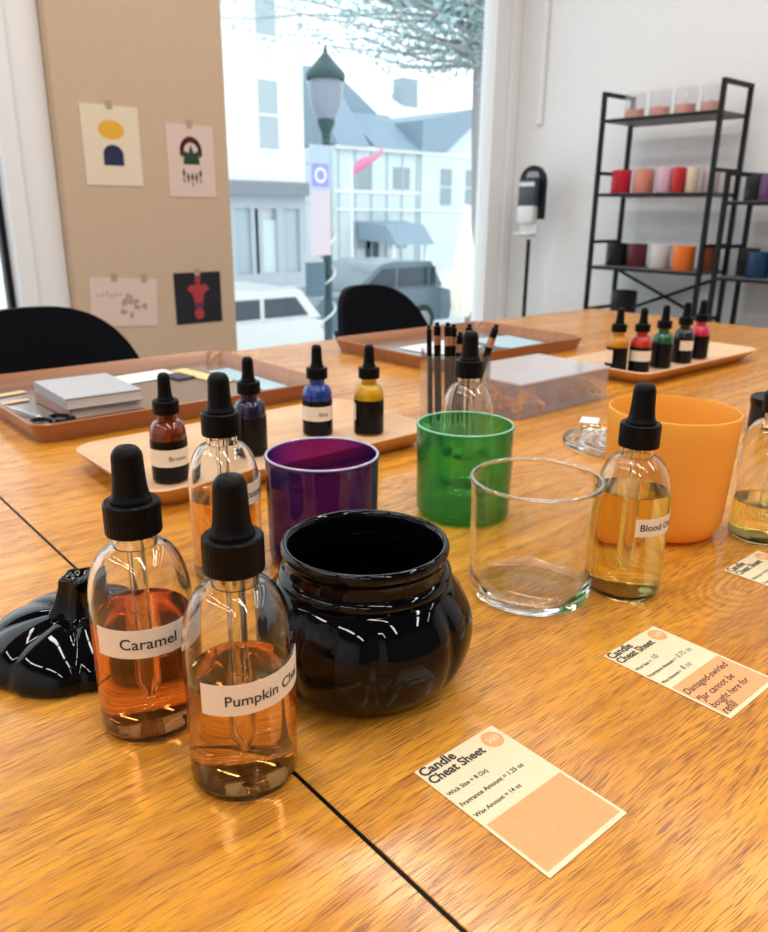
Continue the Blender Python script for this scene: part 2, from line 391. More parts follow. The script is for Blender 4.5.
def dropper_parts(t, d, pipette=True, seg=48):
    cr, z0, z1, bz, br = d['cr'], d['cz0'], d['cz1'], d['bz'], d['br']
    # ribbed screw collar
    rib = lambda a, z, r: (1 - .018 * (0.5 + 0.5 * math.cos(a * 36))) if z0 + .0005 < z < z1 - .0016 and r > cr * .93 else 1
    c = MB().lathe([(cr * .80, z0), (cr * .985, z0), (cr, z0 + .0008), (cr, z0 + .0014), (cr, z1 - .0018), (cr * .985, z1 - .0008), (cr * .93, z1), (br * .9, z1), (br * .9, z0 + .004), (cr * .80, z0 + .004), (cr * .80, z0)], 144 if seg >= 48 else 72, fn=rib)
    c.build('collar', M['black_plastic'], t, ang=30)
    L = bz - z1
    b = smooth_prof([(br * 1.12, z1 + .0002), (br * 1.10, z1 + L * .05), (br * .96, z1 + L * .16), (br * .88, z1 + L * .40), (br * .84, z1 + L * .66), (br * .80, z1 + L * .84), (br * .58, z1 + L * .955), (br * .30, bz - .0003), (0, bz)], 4)
    MB().lathe([(0, z1 + .0002)] + b, 36).build('bulb', M['black_rubber'], t, ang=70)
    if pipette:
        r = d['nr'] * .42; zt = .018
        MB().lathe([(r, z0 + .006), (r, zt + .009), (r * .5, zt + .003), (r * .4, zt), (r * .15, zt), (r * .15, zt + .003), (r * .70, zt + .010), (r * .70, z0 + .006), (r, z0 + .006)], 20).build('pipette', M['glass'], t)
M['liquids'] = {}
def liquid_mat(c):
    if c not in M['liquids']: M['liquids'][c] = glass('liquid', c, 1.33)
    return M['liquids'][c]
def big_bottle(x, y, label, level, liq, lab=None, top=0.0):
    """lab: (text, start deg, end deg, text start deg, text width, z0, z1) angles measured from the side facing the camera, to the right"""
    d = dict(BIG)
    t = thing('dropper_bottle', label, 'bottle', (x, y, TZ), 0, 'large clear dropper bottles')
    o = bottle_prof(d); i = bottle_prof(d, .0014)
    MB().lathe(o + [(d['nr'] - .0014, d['H'] + .004)] + i[::-1][1:], 64).build('bottle', M['glass'], t, ang=50)
    # liquid, reaching a hair into the glass so that no air gap shows
    pr = [(r + .0003 if r > 0 else 0, z - .0003) for r, z in i if z < level - .001]
    rr = radius_at(i, level) + .0003
    pr += [(rr, level), (rr * .93, level - .0006), (rr * .8, level - .0008), (0, level - .0008)]
    MB().lathe(pr, 64).build('liquid', liquid_mat(liq), t, ang=50)
    dropper_parts(t, d)
    if lab:
        txt, a0, a1, at, tw, z0, z1 = lab[:7]; tilt = lab[7] if len(lab) > 7 else 0.0
        cd = math.atan2(-y, -x); A = lambda q: cd + math.radians(q)
        L = wrap('label', d['R'], A(a0), A(a1), z0, z1, M['paper'], t, tilt=tilt)
        wrap_text(txt, d['R'], A(at), z0 + (z1 - z0) * .33, tw, M['ink'], L, bold=.008, tilt=tilt, aref=A(a0))
    return t
big_bottle(.1293, .3290, 'dropper bottle of orange-red liquid labelled Caramel, beside the black lid', .0615, (.99, .62, .36), ('Caramel', -56, 72, -27, .0262, .0500, .0645, -.02))
big_bottle(.1453, .2645, 'dropper bottle of amber liquid labelled Pumpkin Chai, front bottle next to the black jar', .0545, (.985, .72, .42), ('Pumpkin Chai', -42, 88, -16, .0375, .0465, .0612, .06))
big_bottle(.2434, .4504, 'dropper bottle with amber liquid and a lilac-white label, behind the Caramel bottle', .0600, (.985, .78, .45), ('Blossom', 4, 118, 22, .024, .058, .073))
big_bottle(.4411, .2567, 'dropper bottle nearly full of pale yellow oil labelled Blood Orange, before the orange tumbler', .0740, (.99, .95, .62), ('Blood Orange', 10, 125, 17, .037, .0490, .0610))
big_bottle(.6070, .2372, 'dropper bottle one third full of yellow oil at the right edge behind the cards', .0320, (.985, .92, .55))
big_bottle(.5161, .4792, 'clear dropper bottle half hidden behind the green tumbler', .0300, (.99, .94, .66))

def dye_bottle(x, y, z, label, dye, dark=(.006, .005, .006), sticker=None, sleeve=True, group='dye bottles on the left pale tray', txt=None):
    d = SML; t = thing('dye_bottle', label, 'bottle', (x, y, z), 0, group)
    key = ('dye', dye)
    if key not in M: M[key] = mat('tinted_glass', dye, .06, 0, Transmission_Weight=.55, IOR=1.45, Coat_Weight=.5)
    MB().lathe(bottle_prof(d) + [(0, d['H'] + .004)], 40).build('bottle', M[key], t, ang=50)
    cd = math.atan2(-y, -x)
    if sleeve:
        wrap('sleeve_label', d['R'], cd - PI * .985, cd + PI * .985, .002, d['sh'] - .002, M['black_gloss_paper'], t, n=48)
    if sticker:
        a0, a1, z0, z1 = sticker
        s = wrap('name_sticker', d['R'] + .0004, cd + math.radians(a0), cd + math.radians(a1), z0, z1, M['paper'], t)
        if txt: wrap_text(txt[0], d['R'] + .0004, cd + math.radians(txt[1]), z0 + (z1 - z0) * .35, txt[2], M['ink'], s)
    dropper_parts(t, d, False, 24)
    return t
M['black_gloss_paper'] = mat('black_gloss_paper', (.004, .004, .005), .25, IOR=1.25)
TF = .008                                      # tray floor height above the table
zt = TZ + TF + .0005
dye_bottle(.2925, .6415, zt, 'small amber-brown dropper bottle with a wide sticker reading Brown', (.22, .035, .008), sticker=(-75, 85, .0165, .0325), txt=('Brown', -2, .0165))
dye_bottle(.3928, .6650, zt, 'small violet-black dropper bottle, second from the left in the pale tray', (.012, .010, .06), sleeve=True)
dye_bottle(.4899, .6822, zt, 'small cobalt blue dropper bottle with a cream sticker reading Blue', (.010, .06, .42), sticker=(-80, 80, .018, .034), txt=('Blue', 6, .0105))
dye_bottle(.5360, .6480, zt, 'small dropper bottle of yellow dye with black label, right end of the near pale tray', (.85, .52, .01), sticker=(-100, -58, .017, .036))
G2 = 'dye bottles on the far pale tray'
dye_bottle(1.068, .6780, zt, 'small dropper bottle with yellow-orange shoulder, leftmost in the far pale tray', (.80, .36, .02), sticker=(-110, -20, .016, .036), group=G2)
dye_bottle(1.099, .6560, zt, 'small dropper bottle with red shoulder and wide cream sticker in the far tray', (.65, .04, .02), sticker=(-60, 75, .019, .035), group=G2)
dye_bottle(1.162, .6550, zt, 'small dropper bottle with dark green shoulder in the middle of the far tray', (.01, .15, .06), group=G2)
dye_bottle(1.232, .6570, zt, 'small all-black dropper bottle with a short cream sticker in the far tray', (.02, .018, .025), sticker=(-15, 70, .022, .038), group=G2)
dye_bottle(1.291, .6600, zt, 'small dropper bottle with pink shoulder, rightmost in the far pale tray', (.75, .04, .12), group=G2)

# ------------------------------------------------------------------ trays
def tray(name, x0, x1, y0, y1, h, slope, m, label, cat, rz=0.0, lin=None, wall=.005, cr=.02, fl=.008, group=None):
    """tray with sloping walls; x0..y1 are rim extents"""
    cx_, cy_ = (x0 + x1) / 2, (y0 + y1) / 2; hx, hy = (x1 - x0) / 2, (y1 - y0) / 2
    t = thing(name, label, cat, (cx_, cy_, TZ), rz, group)
    def ring(ax, ay, r, z):
        r = min(r, ax, ay); P = []
        for qx, qy, s in ((1, 1, 0), (-1, 1, 1), (-1, -1, 2), (1, -1, 3)):
            for k in range(7):
                a = (s + k / 6) * PI / 2; P.append((qx * (ax - r) + r * math.cos(a), qy * (ay - r) + r * math.sin(a), z))
        return P
    rings = [ring(hx - slope, hy - slope, cr, .0003), ring(hx, hy, cr * 1.2, h), ring(hx - wall * .3, hy - wall * .3, cr * 1.2, h + .0015), ring(hx - wall, hy - wall, cr * 1.1, h), ring(hx - slope - wall, hy - slope - wall, cr, fl)]
    V = []; F = []; n = 28
    for r in rings: V += r
    for i in range(len(rings) - 1):
        for k in range(n): F.append((i * n + k, i * n + (k + 1) % n, (i + 1) * n + (k + 1) % n, (i + 1) * n + k))
    F.append(tuple(range(n))[::-1]); F.append(tuple((len(rings) - 1) * n + k for k in range(n)))
    link('tray_body', V, F, m, t, ang=50)
    if lin:
        P = ring(hx - slope - wall - .0008, hy - slope - wall - .0008, cr, fl + .0002); Q = ring(hx - slope - wall - .0008, hy - slope - wall - .0008, cr, fl + .001)
        link('liner', P + Q, [tuple(range(n))[::-1], tuple(range(n, 2 * n))] + [(k, (k + 1) % n, n + (k + 1) % n, n + k) for k in range(n)], lin, t, ang=30)
    return t
tray('serving_tray', .243, .585, .583, .765, .020, .016, M['tray_light'], 'pale wooden tray holding the brown and blue dye bottles', 'tray', group='pale wooden trays')
tray('serving_tray', 1.030, 1.405, .600, .760, .020, .020, M['tray_light'], 'pale wooden tray holding five dye bottles at the right', 'tray', group='pale wooden trays')
tray('supply_tray', .236, .632, .850, 1.165, .022, .008, M['tray_dark'], 'copper-brown wooden tray with the notebooks and scissors at the left', 'tray', lin=M['tray_liner'], group='copper-brown trays', fl=.004)
tray('supply_tray', .858, 1.262, .868, 1.150, .022, .008, M['tray_dark'], 'copper-brown wooden tray holding papers before the window chair', 'tray', lin=M['tray_liner'], group='copper-brown trays', fl=.004)

# ------------------------------------------------------------------ things in the copper trays
LZ = TZ + .0055
M['note_grey'] = speckle(mat('grey_cover', (.42, .43, .46), .55), (.36, .37, .40), (.48, .49, .52), 400)
M['note_pink'] = mat('rose_cover', (.48, .30, .26), .5)
M['page'] = speckle(mat('page_edge', (.72, .64, .58), .8), (.66, .58, .52), (.78, .70, .64), 1.0, (5, 5, 1500))
def notebook(x, y, z, w, l, h, rz, m, label):
    t = thing('notebook', label, 'notebook', (x, y, z), rz, 'notebooks stacked in the copper-brown tray')
    MB().box(-w / 2, w / 2, -l / 2, l / 2, h - .0012, h, .0004).build('cover', m, t, smooth=False)
    MB().box(-w / 2, w / 2, -l / 2, l / 2, 0, .0012, .0004).build('cover', m, t, smooth=False)
    MB().box(-w / 2, -w / 2 + .0015, -l / 2, l / 2, .0012, h - .0012).build('spine', m, t, smooth=False)
    MB().box(-w / 2 + .0016, w / 2 - .002, -l / 2 + .0015, l / 2 - .0015, .00125, h - .00125).build('pages', M['page'], t, smooth=False)
notebook(.345, .985, LZ + .0001, .094, .125, .0135, .02, M['note_pink'], 'rose-brown notebook at the bottom of the stack in the tray')
notebook(.342, .978, LZ + .0139, .094, .125, .0135, -.03, M['note_grey'], 'grey notebook on top of the stack in the tray')
# scissors / spoon-like tools left of the notebooks
def scissors():
    t = thing('scissors', 'steel scissors with black handles lying left of the notebooks', 'scissors', (.272, .945, LZ + .0005), math.radians(14))
    st = mat('steel', (.62, .62, .62), .22, 1.0)
    MB().prism([(-.004, 0), (.003, 0), (.0005, .085), (-.001, .09)], .0002, .0016).build('blade', st, t, smooth=False)
    MB().prism([(-.003, 0), (.004, 0), (.006, .085), (.004, .09)], .0018, .0032).build('blade', st, t, smooth=False)
    for s in (-1, 1):
        P = [(s * .012 + .011 * math.cos(a), -.024 + .018 * math.sin(a), .0028) for a in [2 * PI * k / 20 for k in range(21)]]
        MB().tube(P, .0026, 8).build('handle', M['black_plastic'], t)
    MB().lathe([(0, .0033), (.003, .0033), (.002, .0042), (0, .0044)], 12, c=(0.0, .004)).build('pivot', st, t)
scissors()
def wick_bar(x, y, rz, label, m, w=.012, l=.13, h=.0015, z=LZ, cat='stick'):
    o = MB().box(-l / 2, l / 2, -w / 2, w / 2, 0, h, .0003).build('craft_stick', m, smooth=False); o.location = (x, y, z + .0003); o.rotation_euler.z = rz
    return tag(o, label, cat)
M['pine'] = wood_plain('pine_stick', (.68, .45, .24), (.76, .54, .32), .6)
wick_bar(.278, 1.105, math.radians(12), 'pale wooden stick lying at the back left of the copper tray', M['pine'], .014, .050)
wick_bar(.272, 1.055, math.radians(8), 'short pale wooden stick lying in front of the longer one', M['pine'], .010, .040)
def sheet(name, x, y, w, l, rz, m, label, cat, z=LZ, th=.0008, group=None):
    o = MB().box(-w / 2, w / 2, -l / 2, l / 2, 0, th).build(name, m, smooth=False); o.location = (x, y, z + .0003); o.rotation_euler.z = rz
    return tag(o, label, cat, group)
M['white_paper'] = mat('white_paper', (.78, .80, .82), .6); M['blue_paper'] = mat('blue_paper', (.36, .55, .64), .35); M['dark_card'] = mat('dark_card', (.05, .05, .06), .5); M['yellow_paper'] = mat('yellow_paper', (.70, .58, .26), .6)
sheet('paper_sheet', .470, 1.105, .11, .06, .12, M['white_paper'], 'white paper lying at the back of the left copper tray', 'paper')
sheet('dark_card', .515, 1.075, .03, .045, .12, M['dark_card'], 'small dark card beside the white paper in the left copper tray', 'card', z=LZ + .001)
sheet('swatch_book', .586, .985, .040, .20, 0.0, M['blue_paper'], 'pale blue glossy sheet along the right end of the left copper tray', 'paper')
sheet('swatch_book', .545, 1.060, .030, .13, .15, M['yellow_paper'], 'yellowish paper strip beside the pale blue glossy sheet', 'paper')
sheet('paper_sheet', 1.02, 1.02, .13, .10, .08, M['white_paper'], 'pale blue-white paper in the left half of the far copper tray', 'paper')
sheet('paper_sheet', 1.17, .985, .11, .13, -.15, M['blue_paper'], 'glossy grey-blue sheet at the right end of the far copper tray', 'paper')
sheet('dark_card', 1.075, .945, .06, .05, .4, M['dark_card'], 'dark card lying behind the pens in the far copper tray', 'card', z=LZ + .001)

# ------------------------------------------------------------------ pumpkin jar and its lid
def pumpkin_jar():
    t = thing('pumpkin_jar', 'open black glossy ribbed ceramic pumpkin jar in the middle', 'jar', (.2390, .2915, TZ), math.radians(12))
    n = 8
    def rib(a, z, r):
        if z > .0585 or z < .002 or r < .0415: return 1
        k = math.sin(PI * min(max((z - .002) / .0565, 0), 1)) ** .6
        g = 1 - abs(math.sin(n * a / 2)); return 1 - .050 * k * g ** 3.4
    outer = [(0, .0016), (.036, .0012), (.0385, 0), (.0415, .0), (.0450, .003), (.0520, .010), (.0566, .019), (.0590, .030), (.0584, .040), (.0550, .049), (.0505, .0555), (.0470, .0590)]
    outer = outer[:4] + smooth_prof(outer[4:], 3)
    # threaded-looking neck ring, then the rounded rim
    outer += [(.0452, .0600), (.0462, .0612), (.0468, .0630), (.0464, .0650), (.0448, .0662), (.0432, .0668), (.0428, .0700), (.0428, .0735), (.0440, .0748), (.0448, .0768), (.0450, .0790), (.0442, .0808), (.0428, .0814), (.0414, .0806), (.0406, .0784), (.0402, .0720), (.0406, .0630), (.0440, .0560), (.0500, .0450), (.0500, .0300), (.0430, .0120), (.0300, .0065), (0, .0060)]
    def fn(a, z, r): return rib(a, z, r)
    MB().lathe(outer, 180, fn=fn).build('jar_body', M['black_gloss'], t, ang=60)
    return t
pumpkin_jar()
def pumpkin_lid():
    t = thing('jar_lid', 'black glossy pumpkin lid with a stalk, lying on the table at the left edge', 'lid', (.1255, .4185, TZ), math.radians(-20))
    n = 8
    def fn(a, z, r):
        g = 1 - abs(math.sin(n * a / 2)); k = min(r / .0525, 1)
        return 1 - .045 * g ** 2.2 * k
    def hz(a, r):      # radial furrows sink into the top
        g = 1 - abs(math.sin(n * a / 2)); q = r / .0535
        return -.0045 * .5 * g ** 1.8 * math.sin(PI * min(q, 1) ** .8)
    prof = smooth_prof([(.0525, .0020), (.0530, .005), (.0510, .0110), (.0455, .0175), (.036, .0225), (.024, .0255), (.014, .0262), (.004, .0256)], 4)
    V = []; F = []; nn = 160; rows = [(.0470, .0003), (.0508, .0004)] + prof
    for r, z in rows:
        for k in range(nn):
            a = 2 * PI * k / nn; rr = r * fn(a, z, r); V.append((rr * math.cos(a), rr * math.sin(a), max(z + (hz(a, r) if z > .003 else 0), .0003)))
    for i in range(len(rows) - 1):
        for k in range(nn): F.append((i * nn + k, i * nn + (k + 1) % nn, (i + 1) * nn + (k + 1) % nn, (i + 1) * nn + k))
    F.append(tuple(range(nn))[::-1]); F.append(tuple((len(rows) - 1) * nn + k for k in range(nn)))
    link('lid_dome', V, F, M['black_gloss'], t, ang=70)
    # fluted stalk, flaring at its foot, top slightly hollow
    V = []; F = []; nn = 60; sp = smooth_prof([(.0190, .0225), (.0150, .0268), (.0122, .0320), (.0106, .0390), (.0098, .0450), (.0100, .0495), (.0100, .0515), (.0086, .0528)], 4) + [(.0060, .0512), (.0025, .0495)]
    for r, z in sp:
        z = .0225 + (z - .0225) * .84
        ox = .006 * max(0, (z - .026) / .028) ** 1.4
        for k in range(nn):
            a = 2 * PI * k / nn; rr = r * (1 + .13 * math.cos(5 * a + z * 40) * (1 if z > .028 else .6)); V.append((rr * math.cos(a) + ox, rr * math.sin(a) - ox * .3, z))
    for i in range(len(sp) - 1):
        for k in range(nn): F.append((i * nn + k, i * nn + (k + 1) % nn, (i + 1) * nn + (k + 1) % nn, (i + 1) * nn + k))
    F.append(tuple(range(nn))[::-1]); F.append(tuple((len(sp) - 1) * nn + k for k in range(nn)))
    link('stalk', V, F, M['black_gloss'], t, ang=70)
pumpkin_lid()

# ------------------------------------------------------------------ tumblers
def tumbler(x, y, label, m, rt, rb, h, wall=.0016, base=.004, lip=True, name='glass_tumbler', corner=.006, group=None, rim=None):
    o = [(0, .0006), (rb * .6, .0004), (rb - corner, 0), (rb - corner * .3, corner * .3), (rb, corner)]
    for i in range(1, 7): f = i / 6; o.append((rb + (rt - rb) * f, corner + (h - corner - .0015) * f))
    if lip: o += [(rt + .0006, h - .0012), (rt + .0005, h - .0003), (rt - wall / 2, h + .0002), (rt - wall - .0003, h - .0004)]
    else: o += [(rt - wall * .2, h - .0002), (rt - wall * .8, h)]
    o += [(rt - wall, h - .0018)]
    for i in range(5, -1, -1): f = i / 6; o.append((rb - wall + (rt - rb) * f, corner + base * .5 + (h - corner - base * .5) * f))
    o += [(rb - wall - corner * .5, base + .0008), (rb * .6, base), (0, base)]
    t = thing(name, label, 'tumbler', (x, y, TZ + .0002), 0, group)
    MB().lathe(o, 96).build('vessel', m, t, ang=50)
    if rim:  # extra ring over the lip, carries the painted glint
        P = [(rt - wall / 2 + .0011 * math.cos(2 * PI * k / 10), h + .0006 + .0009 * math.sin(2 * PI * k / 10)) for k in range(11)]
        MB().lathe(P, 96).build('rim', rim, t, ang=80)
    return t
M['green_glass'] = thin_glass('green_glass', (.55, .93, .66), 1.5, .0, edge=(.08, .58, .30), diff=.07)
M['purple_glass'] = thin_glass('purple_glass', (.58, .16, .42), 1.6, .0, edge=(.09, .05, .42), diff=.14)
M['rim_glint_green'] = thin_glass('rim_glint_green', (.6, .95, .8), 1.6, .0, diff=.35); M['rim_glint_lilac'] = thin_glass('rim_glint_lilac', (.75, .70, .88), 1.6, .0, diff=.5); M['rim_glint_clear'] = thin_glass('rim_glint_clear', (.95, .97, .95), 1.7, .0, diff=.14)  # pale diffuse tints put the window reflections on the rims into the colour
tumbler(.3124, .4305, 'purple glass tumbler behind the black pumpkin jar', M['purple_glass'], .0410, .0400, .0800, rim=M['rim_glint_lilac'])
tumbler(.4580, .4270, 'green glass tumbler behind the clear one', M['green_glass'], .0405, .0393, .0785, rim=M['rim_glint_green'])
tumbler(.3875, .2955, 'empty clear glass tumbler between the black jar and the Blood Orange bottle', M['tumbler_glass'], .0430, .0410, .0815, wall=.0018, base=.0055, rim=M['rim_glint_clear'])
def frosted():
    m = bpy.data.materials.new('frosted_orange'); m.use_nodes = True; N, L = nodes(m); b = N['Principled BSDF']
    b.inputs['Base Color'].default_value = (.92, .54, .10, 1); b.inputs['Roughness'].default_value = .5
    tr = N.new('ShaderNodeBsdfTranslucent'); tr.inputs[0].default_value = (.96, .56, .10, 1)
    s = N.new('ShaderNodeMixShader'); s.inputs[0].default_value = .45
    L.new(b.outputs[0], s.inputs[1]); L.new(tr.outputs[0], s.inputs[2]); L.new(s.outputs[0], N['Material Output'].inputs['Surface'])
    return m
M['frost'] = frosted()
tumbler(.5610, .2990, 'large frosted orange tumbler at the right', M['frost'], .0505, .0465, .1010, wall=.0022, base=.005, lip=False, name='frosted_tumbler', corner=.014)

# clear ridged glass lid lying behind the orange tumbler
def glass_lid():
    P = [(0, .003), (.010, .003)]
    for r in (.024, .043, .061): P += [(r - .004, .0032), (r - .002, .0062), (r, .0072), (r + .002, .0062), (r + .004, .0032)]
    P = P[:-1] + [(.0640, .002), (.0630, 0), (0, 0)]
    o = MB().lathe(P, 96).build('ridged_dish', M['glass'], ang=60); o.location = (.7450, .4560, TZ + .0003)
    tag(o, 'clear ridged glass dish lying behind the orange tumbler', 'dish')
glass_lid()
sheet('paper_tag', .806, .540, .030, .022, .5, M['white_paper'], 'tiny white paper tag behind the clear glass dish', 'tag', z=TZ)
def tin():
    t = thing('candle_tin', 'small black candle tin behind the yellow oil bottle at the right edge', 'tin', (.955, .372, TZ))
    MB().lathe([(0, 0), (.034, 0), (.035, .001), (.035, .030), (0, .030)], 48).build('tin_body', M['black_metal'], t)
    MB().lathe([(0, .0301), (.036, .0301), (.0365, .031), (.0365, .038), (.0355, .039), (.033, .0385), (0, .038)], 48).build('lid', M['black_plastic'], t)
tin()

# ------------------------------------------------------------------ cheat sheet cards
def card(x0, y1, w, l, label, hand=None, circ='360', rz=0.0):
    """x0,y1 = title corner; text reads towards +x, lines go towards -y"""
    t = thing('cheat_sheet_card', label, 'card', (x0, y1, TZ + .0002), rz, 'printed candle cards')
    MB().box(0, w, -l, 0, 0, .0004).build('card_sheet', M['card'], t, smooth=False)
    z = .00045
    def poly(P, m, nm, par=t):
        V = [(x, y, z) for x, y in P]; return link(nm, V, [tuple(range(len(V)))], m, par, smooth=False)
    mg = .0016
    blk = poly([(mg, -l + mg + .0008), (w - mg, -l + mg + .0008), (w - mg, -.0432 * l / .0775), (mg, -.0432 * l / .0775)], M['peach'], 'peach_block')
    c = (w - .0080, -.0075); R = .0058
    disc = poly([(c[0] + R * math.cos(2 * PI * k / 40), c[1] + R * math.sin(2 * PI * k / 40)) for k in range(40)], M['peach'], 'peach_disc')
    zz = z + .00008; s = w / .0535
    lettering(circ, M['pale_ink'], disc, .0075, (c[0] - .0037, c[1] - .0016, zz))
    lettering('Candle', M['ink'], t, .0215 * s, (.0012, -.0056, zz), bold=.028)
    lettering('Cheat Sheet', M['ink'], t, .0355 * s, (.0012, -.0117, zz), bold=.028)
    g = .0014
    lettering('Wick Size =' + ('' if hand else ' 8 (2x)'), M['ink'], t, (.0155 if hand else .0255) * s, (g, -.0216, zz), bold=.018)
    lettering('Fragrance Amount =' + ('' if hand else ' 1.25 oz'), M['ink'], t, (.0285 if hand else .0415) * s, (g, -.0298, zz), bold=.018)
    lettering('Wax Amount =' + ('' if hand else ' 14 oz'), M['ink'], t, (.0195 if hand else .0300) * s, (g, -.0380, zz), bold=.018)
    if hand == 'notes':
        for q, (txt, wd, x, y) in enumerate([('10', .005, .020, -.0216), ('0.75 oz', .015, .0325, -.0298), ('8 oz', .0095, .0235, -.0380)]):
            lettering(txt, M['pen_ink'], t, wd, (x, y, zz), 'handwriting', shear=.25)
        for txt, wd, x, y in [('Damaged-swirled', .046, .0025, -.0520), ('*Jar cannot be', .037, .0025, -.0600), ('bought here for', .040, .0025, -.0670), ('refill', .0135, .0025, -.0735)]:
            lettering(txt, M['ink'], blk, wd, (x, y, zz), 'handwriting', shear=.3, bold=.012)
    return t
card(.2038, .2125, .0535, .0780, 'cream and peach printed card with a blank peach block, lying nearest')
card(.3560, .2136, .0540, .0765, 'cream and peach card with handwritten notes in its peach block', hand='notes')
card(.5224, .2240, .0540, .0765, 'cream and peach card cut by the right edge, in front of the yellow oil bottle')

# ------------------------------------------------------------------ acrylic box and pen cup
M['acrylic'] = thin_glass('acrylic', (.93, .92, .94), 1.45, .03, diff=.13)
M['acrylic_cup'] = thin_glass('acrylic_cup', (.95, .95, .96), 1.45, .02, diff=.035)
M['acrylic_lid'] = thin_glass('acrylic_lid', (.90, .89, .92), 1.5, .12, diff=.38)
def acrylic_box():
    t = thing('acrylic_box', 'clear acrylic storage box with a lid and coloured chips inside', 'box', (.736, .597, TZ + .0003), 0)
    w, l, h, th = .190, .125, .043, .0022
    b = MB().box(0, w, 0, l, 0, th).box(0, w, 0, th, th, h).box(0, w, l - th, l, th, h).box(0, th, th, l - th, th, h).box(w - th, w, th, l - th, th, h)
    b.build('box_body', M['acrylic'], t, smooth=False)
    d = MB()
    for x in (.036, .084, .117, .150): d.box(x, x + .0015, th, l - th, th, h - .003)
    d.build('divider', M['acrylic'], t, smooth=False)
    MB().box(-.001, w + .001, -.001, l + .001, h + .0003, h + .0035, .0008).build('lid', M['acrylic_lid'], t, smooth=False)
    # coloured wax chips in the compartments
    random.seed(4)
    cols = [((.85, .38, .05), .003, .034), ((.72, .34, .28), .039, .082), ((.34, .12, .24), .087, .115), ((.40, .20, .11), .120, .148), ((.60, .32, .12), .153, .186)]
    for c, xa, xb in cols:
        m = MB()
        for k in range(26):
            px, py, pz = random.uniform(xa + .006, xb - .006), random.uniform(.009, .115), random.uniform(.004, .022)
            r = random.uniform(.004, .006); q = Matrix.Rotation(random.uniform(0, 3), 3, Vector((random.random(), random.random(), random.random() + .1)).normalized())
            V = [Vector((a * r, b_ * r, c_ * r * .5)) for a in (-1, 1) for b_ in (-1, 1) for c_ in (-1, 1)]
            V = [(q @ v) + Vector((px, py, max(pz, .004) + .002)) for v in V]
            m.add(V, [(0, 1, 3, 2), (4, 6, 7, 5), (0, 4, 5, 1), (2, 3, 7, 6), (0, 2, 6, 4), (1, 5, 7, 3)])
        o = m.build('wax_chips', mat('wax_chips', c, .5), smooth=False); o.location = (.736, .597, TZ + .0003)
        nm = {0: 'orange', .039: 'dusty red', .087: 'plum', .12: 'dark brown', .153: 'tan'}.get(xa, 'orange')
        tag(o, nm + ' wax chips inside the clear acrylic box', 'wax chips', kind='stuff')
acrylic_box()
CUP = (.640, .618)
def pen_cup():
    t = thing('pen_cup', 'clear square acrylic cup full of pens behind the green tumbler', 'cup', (*CUP, TZ + .0003), math.radians(-38))
    a, h, th = .036, .094, .002
    MB().box(-a, a, -a, a, 0, .003).box(-a, a, -a, -a + th, .003, h).box(-a, a, a - th, a, .003, h).box(-a, -a + th, -a + th, a - th, .003, h).box(a - th, a, -a + th, a - th, .003, h).build('cup', M['acrylic_cup'], t, smooth=False)
pen_cup()
M['copper'] = mat('rose_gold', (.62, .30, .20), .3, .8)
def pen(bx, by, tx, ty, tz, label, ring=True, r=.0042):
    """pen from its foot (in the cup) to its top, offsets from the cup centre; x to the right of the picture, y away"""
    rz = math.radians(-40.8); ca, sa = math.cos(rz), math.sin(rz)
    q = lambda x, y, z: Vector((CUP[0] + x * ca - y * sa, CUP[1] + x * sa + y * ca, TZ + z))
    A, B = q(bx, by, .009), q(tx, ty, tz); d = (B - A).normalized(); Ln = (B - A).length
    t = thing('pen', label, 'pen', A, 0, 'pens in the acrylic cup')
    P = lambda s: d * s
    MB().tube([P(0), P(.012), P(.014), P(Ln * .78)], [r * .3, r * .9, r, r], 12).build('barrel', M['black_plastic'], t)
    if ring: MB().tube([P(Ln * .782), P(Ln * .87)], r * 1.03, 12).build('grip_band', M['copper'], t)
    MB().tube([P(Ln * (.872 if ring else .782)), P(Ln * .96), P(Ln * .97), P(Ln)], [r, r, r * .62, r * .6], 12).build('cap', M['black_plastic'], t)
pen(-.026, -.004, -.031, .000, .124, 'slim black pen standing at the left of the cup', False, .003)
pen(-.016, .008, -.021, .010, .126, 'black pen with rose-gold band, left in the cluster')
pen(-.006, -.010, -.010, -.006, .128, 'black pen with rose-gold band standing tallest in the cluster')
pen(-.004, .010, -.001, .018, .123, 'black pen with rose-gold band at the back of the cluster')
pen(.003, -.001, .006, .004, .116, 'black pen with rose-gold band behind the dropper bottle')
pen(.011, .010, .017, .014, .124, 'short black pen right of the cluster')
pen(.012, -.010, .046, -.004, .126, 'black pen with rose-gold band leaning out to the right')

